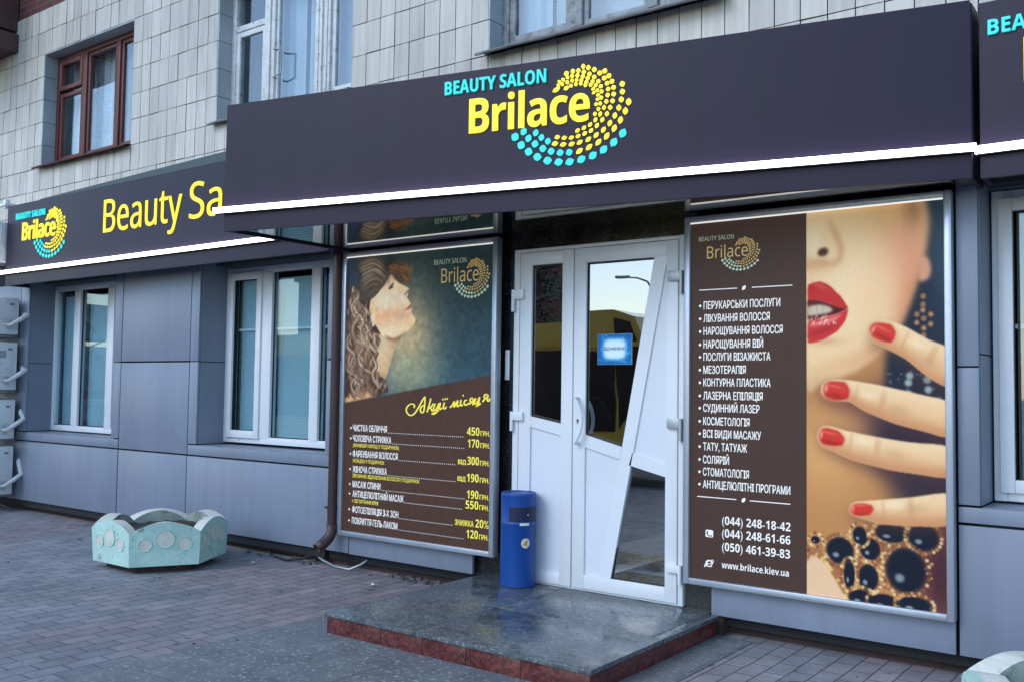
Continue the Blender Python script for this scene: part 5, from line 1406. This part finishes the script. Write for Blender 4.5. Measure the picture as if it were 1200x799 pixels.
mb = MB(); mb.box(-0.218, 0.034, YD+.0195, YD+.0225, 1.573, 1.767); mb.build("card_back", M['paper'], ns)

mb = MB(); mb.box(-0.968, -0.932, 0.038, 0.0495, 1.47, 1.677, 0.003)
tag(mb.build("wall_plate", M['upvc']), "slim white plate on the black stone left of the door", "plate")

# ================================================================== DOWNPIPE
dp = thing("downpipe", "dark brown downpipe beside the left poster", "pipe")
xp, yp = -2.540, -0.078
mb = MB(); mb.tube([(xp, yp, 2.6), (xp, yp, 0.335)], 0.037, 20, caps=False); mb.build("pipe", M['pipe'], dp)
mb = MB(); mb.tube([(xp, yp, 0.345), (xp, yp, 0.285), (xp-.004, yp-.02, 0.245), (xp-.02, yp-.075, 0.195), (xp-.03, yp-.12, 0.165)], [0.041, 0.041, 0.042, 0.043, 0.043], 20, caps=False)
o = mb.build("elbow", M['pipe'], dp); o.modifiers.new("thickness", 'SOLIDIFY').thickness = 0.006
for z in (1.62, 0.47):
    mb = MB(); mb.lathe((xp, yp, z), [(0.038, -0.012), (0.042, -0.012), (0.042, 0.012), (0.038, 0.012)], 20); mb.box(xp-.08, xp-.04, yp-.006, yp+.006, z-.008, z+.008, 0.002); mb.tube([(xp-.068, yp-.012, z), (xp-.068, yp+.012, z)], 0.008, 8)
    mb.tube([(xp, yp+.036, z), (xp, 0.0, z)], 0.006, 8)
    mb.build("bracket", M['pipe'], dp)

# ================================================================== LITTER BIN
bn = thing("litter_bin", "blue cylindrical litter bin standing on the step by the door", "bin")
bc = (-0.735, -0.098, 0.1235); r = 0.116
mb = MB()
mb.lathe(bc, [(0.0, 0.0), (r-.004, 0.0), (r, 0.004), (r, 0.405), (r+.002, 0.410), (r, 0.415), (r, 0.585), (r+.002, 0.592), (r-.002, 0.606), (r-.012, 0.608), (r-.016, 0.600), (0.0, 0.600)], 48)
mb.build("body", M['bin'], bn)
a0 = math.atan2(-5.2+0.098, 3+0.735)
def patch(a, b, z0, z1, rr_, m, name):
    mb = MB(); n = 14; A, B = [], []
    for i in range(n+1):
        t = a+(b-a)*i/n
        A.append(mb.bm.verts.new((bc[0]+rr_*math.cos(t), bc[1]+rr_*math.sin(t), bc[2]+z0))); B.append(mb.bm.verts.new((bc[0]+rr_*math.cos(t), bc[1]+rr_*math.sin(t), bc[2]+z1)))
    for i in range(n): mb.bm.faces.new((A[i], A[i+1], B[i+1], B[i])).smooth = True
    return mb.build(name, m, bn)
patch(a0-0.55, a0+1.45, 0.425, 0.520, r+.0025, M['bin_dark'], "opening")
patch(a0+0.08, a0+0.62, 0.402, 0.418, r+.004, M['paper'], "label")
mb = MB(); n = 20; t0 = a0+0.42; zc = 0.288
ctr = mb.bm.verts.new((bc[0]+(r+.003)*math.cos(t0), bc[1]+(r+.003)*math.sin(t0), bc[2]+zc)); rg = []
for i in range(n):
    q = i/n*6.283; t = t0+0.030/r*math.cos(q); rg.append(mb.bm.verts.new((bc[0]+(r+.003)*math.cos(t), bc[1]+(r+.003)*math.sin(t), bc[2]+zc+0.032*math.sin(q))))
for i in range(n): mb.bm.faces.new((ctr, rg[i], rg[(i+1) % n]))
mb.build("sticker", mat("cream sticker", (0.70, 0.62, 0.45), 0.5), bn)
mb = MB()
for dz, dt, l, w, an in ((0.004, 0.0, 0.034, 0.010, 1.1), (-0.006, -0.006, 0.026, 0.009, 0.4), (0.010, 0.007, 0.020, 0.012, 1.5), (-0.010, 0.005, 0.022, 0.007, 1.9)):
    leaf_shape(mb, t0+dt, zc+dz, l, w, an, lambda u, v, d: (bc[0]+(r+.0042)*math.cos(t0+(u-t0)/r if abs(u-t0) < 1 else u), bc[1]+(r+.0042)*math.sin(t0+(u-t0)/r), bc[2]+v), 0, 5)
mb.build("sticker_mark", mat("orange mark", (0.45, 0.20, 0.03), 0.5), bn)
mb = MB(); tk = a0+0.55; mb.lathe((0, 0, 0), [(0, 0.004), (0.006, 0.003), (0.007, 0)], 10)
for v in mb.bm.verts:
    x, y, z = v.co; v.co = Vector((bc[0]+(r+.002+z)*math.cos(tk)-x*math.sin(tk), bc[1]+(r+.002+z)*math.sin(tk)+x*math.cos(tk), bc[2]+0.47+y))
mb.build("lock", M['steel'], bn)

# ================================================================== PLANTERS
def planter(cx, cy, label, rot=0.0, R=0.50):
    p = thing("planter", label, "planter", "hexagonal street planters")
    zb, zc, zp = 0.055, 0.305, 0.380
    tk = 0.092; fl = 1.035
    V = [(math.cos(rot+k*math.pi/3), math.sin(rot+k*math.pi/3)) for k in range(6)]
    N_ = 12
    prof = lambda t: zc+(zp-zc)*math.sin(math.pi*t)**0.85
    outer, rim, inner = MB(), MB(), MB()
    discs = []
    for k in range(6):
        a, b = Vector(V[k]), Vector(V[(k+1) % 6])
        nrm = ((a+b)/2).normalized(); tdir = (b-a).normalized()
        ri = 1-tk/(R*math.cos(math.pi/6))
        rows_ = []
        for i in range(N_+1):
            t = i/N_
            ob = (a+(b-a)*t)*R; ot = (a+(b-a)*t)*R*fl; it = (a+(b-a)*t)*R*fl*ri; ib = (a+(b-a)*t)*R*ri
            zt = prof(t)
            rows_.append(((cx+ob.x, cy+ob.y, zb), (cx+ot.x, cy+ot.y, zt), (cx+it.x, cy+it.y, zt-0.006), (cx+ib.x, cy+ib.y, zb+0.1)))
        for i in range(N_):
            A, B = rows_[i], rows_[i+1]
            outer.face([A[0], B[0], B[1], A[1]]); f = rim.face([A[1], B[1], B[2], A[2]]); f.smooth = True; inner.face([A[2], B[2], B[3], A[3]])
        # three sunk white medallions
        for t, rad, zz in ((0.22, 0.042, 0.215), (0.5, 0.060, 0.255), (0.78, 0.042, 0.215)):
            s = (zz-zb)/(zc-zb)*(fl-1)+1
            c2 = (a+(b-a)*t)*R*s
            tilt = (fl-1)*R/(zc-zb)
            def pt(u, v, off):
                return (cx+c2.x+tdir.x*u+nrm.x*(off+v*tilt*0.87), cy+c2.y+tdir.y*u+nrm.y*(off+v*tilt*0.87), zz+v)
            ringo = [(math.cos(q*6.2832/24), math.sin(q*6.2832/24)) for q in range(24)]
            disc = MB(); discs.append(disc); disc.face([pt(c*rad, s_*rad, 0.0015) for c, s_ in ringo])
            for q in range(24):
                c0, s0 = ringo[q]; c1, s1 = ringo[(q+1) % 24]
                outer.face([pt(c0*rad, s0*rad, 0.001), pt(c1*rad, s1*rad, 0.001), pt(c1*(rad+.007), s1*(rad+.007), 0.005), pt(c0*(rad+.007), s0*(rad+.007), 0.005)])
                outer.face([pt(c0*(rad+.007), s0*(rad+.007), 0.005), pt(c1*(rad+.007), s1*(rad+.007), 0.005), pt(c1*(rad+.010), s1*(rad+.010), 0.0005), pt(c0*(rad+.010), s0*(rad+.010), 0.0005)])
    outer.face([(cx+v[0]*R, cy+v[1]*R, zb) for v in V][::-1])
    outer.build("body", M['planter'], p); rim.build("rim", M['planter_white'], p); inner.build("inner_wall", M['planter_in'], p)
    for disc in discs: disc.build("medallion", M['planter_white'], p)
    mb = MB(); n = 26; rs_ = R*0.86
    grid = {}
    for i in range(-n//2, n//2+1):
        for j in range(-n//2, n//2+1):
            u, v = i/(n/2)*rs_, j/(n/2)*rs_
            grid[i, j] = (u, v)
    vs = {}
    for key, (u, v) in grid.items():
        ok = all(u*math.cos(rot+(k+.5)*math.pi/3)+v*math.sin(rot+(k+.5)*math.pi/3) < rs_*0.88+0.02 for k in range(6))
        if ok: vs[key] = mb.bm.verts.new((cx+u, cy+v, 0.280+random.uniform(-.012, .014)))
    for (i, j) in vs:
        q = [(i, j), (i+1, j), (i+1, j+1), (i, j+1)]
        if all(k in vs for k in q): mb.bm.faces.new([vs[k] for k in q]).smooth = True
    mb.build("soil", M['soil'], p, sharp=180)
    mb = MB(); mb.prism([(cx+v[0]*R*0.80, cy+v[1]*R*0.80) for v in V], plan, 0.0, 0.054); mb.build("base", M['plinth'], p)
    settle(p, (cx, cy, 0))
    return p
planter(-3.715, -0.785, "whole turquoise hexagonal concrete planter standing before the grey wall", 0.0, 0.49)
planter(2.66, -1.11, "turquoise concrete planter cut off by the bottom right corner", R_(55), 0.49)

# ================================================================== AIR CONDITIONERS
def ac_unit(z0, z1, label, y1=-0.058, hose=None, style=0):
    t = thing("air_conditioner", label, "air conditioner", "outdoor air conditioner units on the left wall")
    x1, y0 = -7.655, -0.385
    x0 = x1-0.80
    mb = MB(); mb.box(x0, x1, y0, y1, z0+.03, z1, 0.012, 3); mb.build("casing", M['ac'], t)
    mb = MB(); mb.box(x1-.0005, x1+.006, y0+.05, y1-.05, z0+.06+.3*(z1-z0), z1-.05, 0.004)
    mb.build("side_cover", M['ac'], t)
    if style == 0:
        mb = MB()
        for k in range(6): mb.box(x1+.0055, x1+.009, y0+.12, y0+.20, z1-.10-.014*k, z1-.092-.014*k)
        mb.build("side_vent", M['ac_vent'], t)
    mb = MB(); mb.box(x1+.0055, x1+.008, y0+.22, y1-.06, z1-.085, z1-.062); mb.build("rating_plate", M['ac_vent'], t)
    mb = MB()
    for k in range(9): mb.box(x0+.08, x0+.50, y0-.004, y0+.001, z0+.09+k*(z1-z0-.16)/9, z0+.105+k*(z1-z0-.16)/9)
    mb.build("grille", M['ac_vent'], t)
    mb = MB()
    for dz in (.10, .16): mb.tube([(x1+.001, y0+.21, z0+dz), (x1+.045, y0+.21, z0+dz)], 0.016, 10); mb.tube([(x1+.03, y0+.20, z0+dz), (x1+.03, y0+.20, z0+dz+.03)], 0.010, 8)
    mb.build("valve", M['cast'], t)
    mb = MB()
    a = Vector((x1+.05, y0+.21, z0+.13)); h = hose or (0.0, 0.17)
    mb.tube([a-Vector((.05, .06, -.01)), a, a+Vector((.03, .07, .05)), a+Vector((.03, .17, .12)), (x1+.03, -0.012, z0+.12+h[1]), (x1+.0, 0.004, z0+.14+h[1])], [.012, .018, .024, .026, .026, .024], 10)
    mb.tube([(x1+.012, y0+.10, z0+.40), (x1+.02, y0+.08, z0+.25), (x1+.03, y0+.16, z0+.14), (x1+.03, y0+.21, z0+.12)], .006, 6)
    mb.build("pipe_wrap", M['tape'], t)
    for xx in (x0+.15, x1-.10):
        mb = MB(); mb.box(xx-.02, xx+.02, y0+.02, -0.001, z0, z0+.028, 0.002); mb.tube([(xx, y0+.06, z0), (xx, -0.004, z0-.14)], .009, 6)
        mb.build("bracket", M['steel'], t)
    settle(t, (x1-.4, -0.2, z0))
ac_unit(0.15, 0.705, "lowest air conditioner of the stack, close above the ground", hose=(0, .26), style=1)
ac_unit(0.755, 1.212, "second lowest air conditioner, under the one with small vent slots", hose=(0, .20), style=1)
ac_unit(1.290, 1.838, "air conditioner with small vent slots, third from the ground", hose=(0, .14), style=0)
ac_unit(1.895, 2.33, "air conditioner just below the left end of the sign", hose=(0, .12), style=1)
ac_unit(2.68, 3.15, "air conditioner beside the left end of the sign, topmost", y1=-0.14, style=1)

# ================================================================== SMALL THINGS ON THE GROUND
mb = MB(); mb.tube([(-3.45, 0.06, 0.02), (-3.30, -0.03, 0.012), (-3.05, -0.09, 0.012), (-2.93, -0.02, 0.03), (-2.86, 0.08, 0.07)], 0.010, 8)
tag(mb.build("cable", M['black']), "black cable end lying loose on the pavement", "cable")
mb = MB(); mb.tube([(-2.93, 0.09, 0.06), (-2.75, 0.02, 0.035), (-2.55, -0.03, 0.014), (-2.38, -0.035, 0.012), (-2.31, 0.02, 0.05), (-2.28, 0.10, 0.10)], 0.008, 8)
tag(mb.build("cable", M['cast']), "pale grey cable bowed out under the downpipe", "cable")
rub = MB()
for i in range(60):
    x = random.choice([random.gauss(-3.0, .25), random.gauss(-1.6, .25)]); y = random.uniform(-0.08, 0.09)
    s = random.uniform(.006, .022)
    rub.rbox((x, y, s*.4), (s*1.6, s*1.2, s), Matrix.Rotation(random.uniform(0, 3), 3, 'Z') @ Matrix.Rotation(random.uniform(-.4, .4), 3, 'X'))
for i in range(50):
    x = random.uniform(-6.5, 2.0); y = -abs(random.gauss(0, 1.2)); s = random.uniform(.003, .008)
    if -1.2 < x < .7 and y > -1.5: continue
    rub.rbox((x, y, .004+s*.4), (s*1.6, s*1.2, s), Matrix.Rotation(random.uniform(0, 3), 3, 'Z'))
tag(rub.build("gravel", M['rubble']), kind='stuff', label="loose grit and broken mortar along the foot of the wall")
def scrap(x, y, s, label, z=0.0):
    mb = MB(); n = 4
    g_ = [[mb.bm.verts.new((x+(i/n-.5)*s+random.uniform(-.004, .004), y+(j/n-.5)*s*.7, z+.008+random.uniform(0, s*.35))) for j in range(n+1)] for i in range(n+1)]
    for i in range(n):
        for j in range(n): mb.bm.faces.new((g_[i][j], g_[i+1][j], g_[i+1][j+1], g_[i][j+1]))
    tag(mb.build("paper_scrap", M['paper']), label, "litter")
scrap(-1.83, -0.33, 0.05, "crumpled white paper scrap left of the step")
scrap(-3.16, -0.33, 0.03, "tiny white paper scrap near the black cable")

# ================================================================== ACROSS THE STREET (seen in the door glass)
bus = thing("bus", "yellow bus with dark windows reflected in the door glass", "bus")
mb = MB()
side = [(-14.5, 0.25), (-4.3, 0.25), (-4.22, 1.2), (-4.24, 2.1), (-4.45, 2.58), (-4.85, 2.70), (-5.6, 2.70), (-5.75, 2.52), (-14.5, 2.52)]
mb.prism(side, FRONT, -10.2, -7.96); mb.box(-14.45, -4.25, -7.962, -7.93, 2.10, 2.18, .005)
mb.build("body", M['busyel'], bus)
mb = MB()
for x0_ in (-13.8, -11.9, -10.0, -8.1, -6.3): mb.box(x0_-.33, x0_+1.50, -7.958, -7.945, 0.74, 2.06)
mb.prism([(-4.30, 1.3), (-4.35, 2.02), (-4.55, 2.50), (-4.83, 2.58), (-4.72, 0.8)], FRONT, -7.97, -7.945)
mb.build("window", M['busglass'], bus)
mb = MB()
for xw in (-6.3, -12.2): mb.lathe((0, 0, 0), [(0, 0), (.42, 0), (.45, .04), (.45, .2), (0, .2)], 24); [setattr(v, 'co', Vector((v.co.x+xw, -7.93-v.co.z, v.co.y+0.33))) for v in mb.bm.verts if not v.tag]; [setattr(v, 'tag', True) for v in mb.bm.verts]
mb.build("wheel", M['black'], bus)
lamp = thing("street_lamp", "street lamp with curved arm reflected in the door glass", "street lamp")
mb = MB(); mb.tube([(-20.9, -39.9, -0.1), (-21.2, -39.9, 5.5), (-21.45, -39.9, 6.8), (-21.7, -39.9, 7.2), (-22.2, -39.9, 7.4), (-22.9, -39.9, 7.5)], [.11, .08, .06, .055, .05, .045], 10); mb.build("pole", M['steel'], lamp)
mb = MB(); mb.box(-23.75, -22.75, -40.05, -39.75, 7.45, 7.63, 0.06); mb.build("lamp_head", M['cast'], lamp)
fb = thing("brick_building", "red brick building reflected in the narrow door pane", "building")
mb = MB(); mb.box(-60, -32.3, -50, -48, -0.1, 10.2); mb.build("wall", M['farbrick'], fb)
mb = MB()
for i in range(9):
    for z in (1.5, 4.5, 7.4): mb.box(-58+i*3, -56.6+i*3, -48.01, -47.96, z, z+1.7)
mb.build("window", M['busglass'], fb)
mb = MB(); mb.box(-60.3, -32.0, -50.3, -47.7, 10.2, 10.6); mb.build("roof", M['rubble'], fb)
tr = thing("tree", "dark leafy street tree reflected in the narrow door pane", "tree")
mb = MB(); mb.tube([(-19.6, -25, -0.1), (-19.5, -25, 2.5), (-19.3, -25, 5.0), (-19.2, -25, 6.8)], [.2, .16, .1, .03], 8)
br_ends = []
for k in range(26):
    z = random.uniform(3.2, 6.0); a = random.uniform(0, 6.28); l = random.uniform(.7, 1.6)
    e = Vector((-19.4+l*math.cos(a), -25+l*math.sin(a), z+random.uniform(.2, .9))); mb.tube([(-19.4, -25, z), ((-19.4+e.x)/2, (-25+e.y)/2, z+.2), tuple(e)], [.05, .035, .012], 5); br_ends.append(e)
mb.build("trunk", M['bark'], tr)
mb = MB()
for e in br_ends:
    for k in range(70):
        c = e+Vector((random.gauss(0, .3), random.gauss(0, .3), random.gauss(0, .28))); s = random.uniform(.05, .12)
        q = Matrix.Rotation(random.uniform(0, 6), 3, 'Z') @ Matrix.Rotation(random.uniform(0, 3), 3, 'X')
        mb.face([c+q @ Vector(p) for p in ((-s, 0, 0), (0, -s*.5, 0), (s, 0, 0), (0, s*.5, 0))])
mb.build("crown", M['leaf'], tr, recalc=False)
#END#
settle_list = [(bld, (-2.2, 0.3, 0)), (st, (-0.24, -0.7, 0)), (ms, (-0.2, -0.5, 2.45)), (ls, (-5, -.2, 2.45)), (rs, (3.8, -.2, 2.45)), (pl, (-1.73, -.03, .266)), (pr_, (1.18, -.03, .284)), (ns, (-.09, .03, 1.57)), (dp, (xp, yp, .1)), (bn, bc), (bus, (-9, -9, -.1)), (lamp, (-20.9, -39.9, -.1)), (fb, (-45, -53, -.1)), (tr, (-19.6, -25, -.1))]
for o, l in settle_list: settle(o, l)
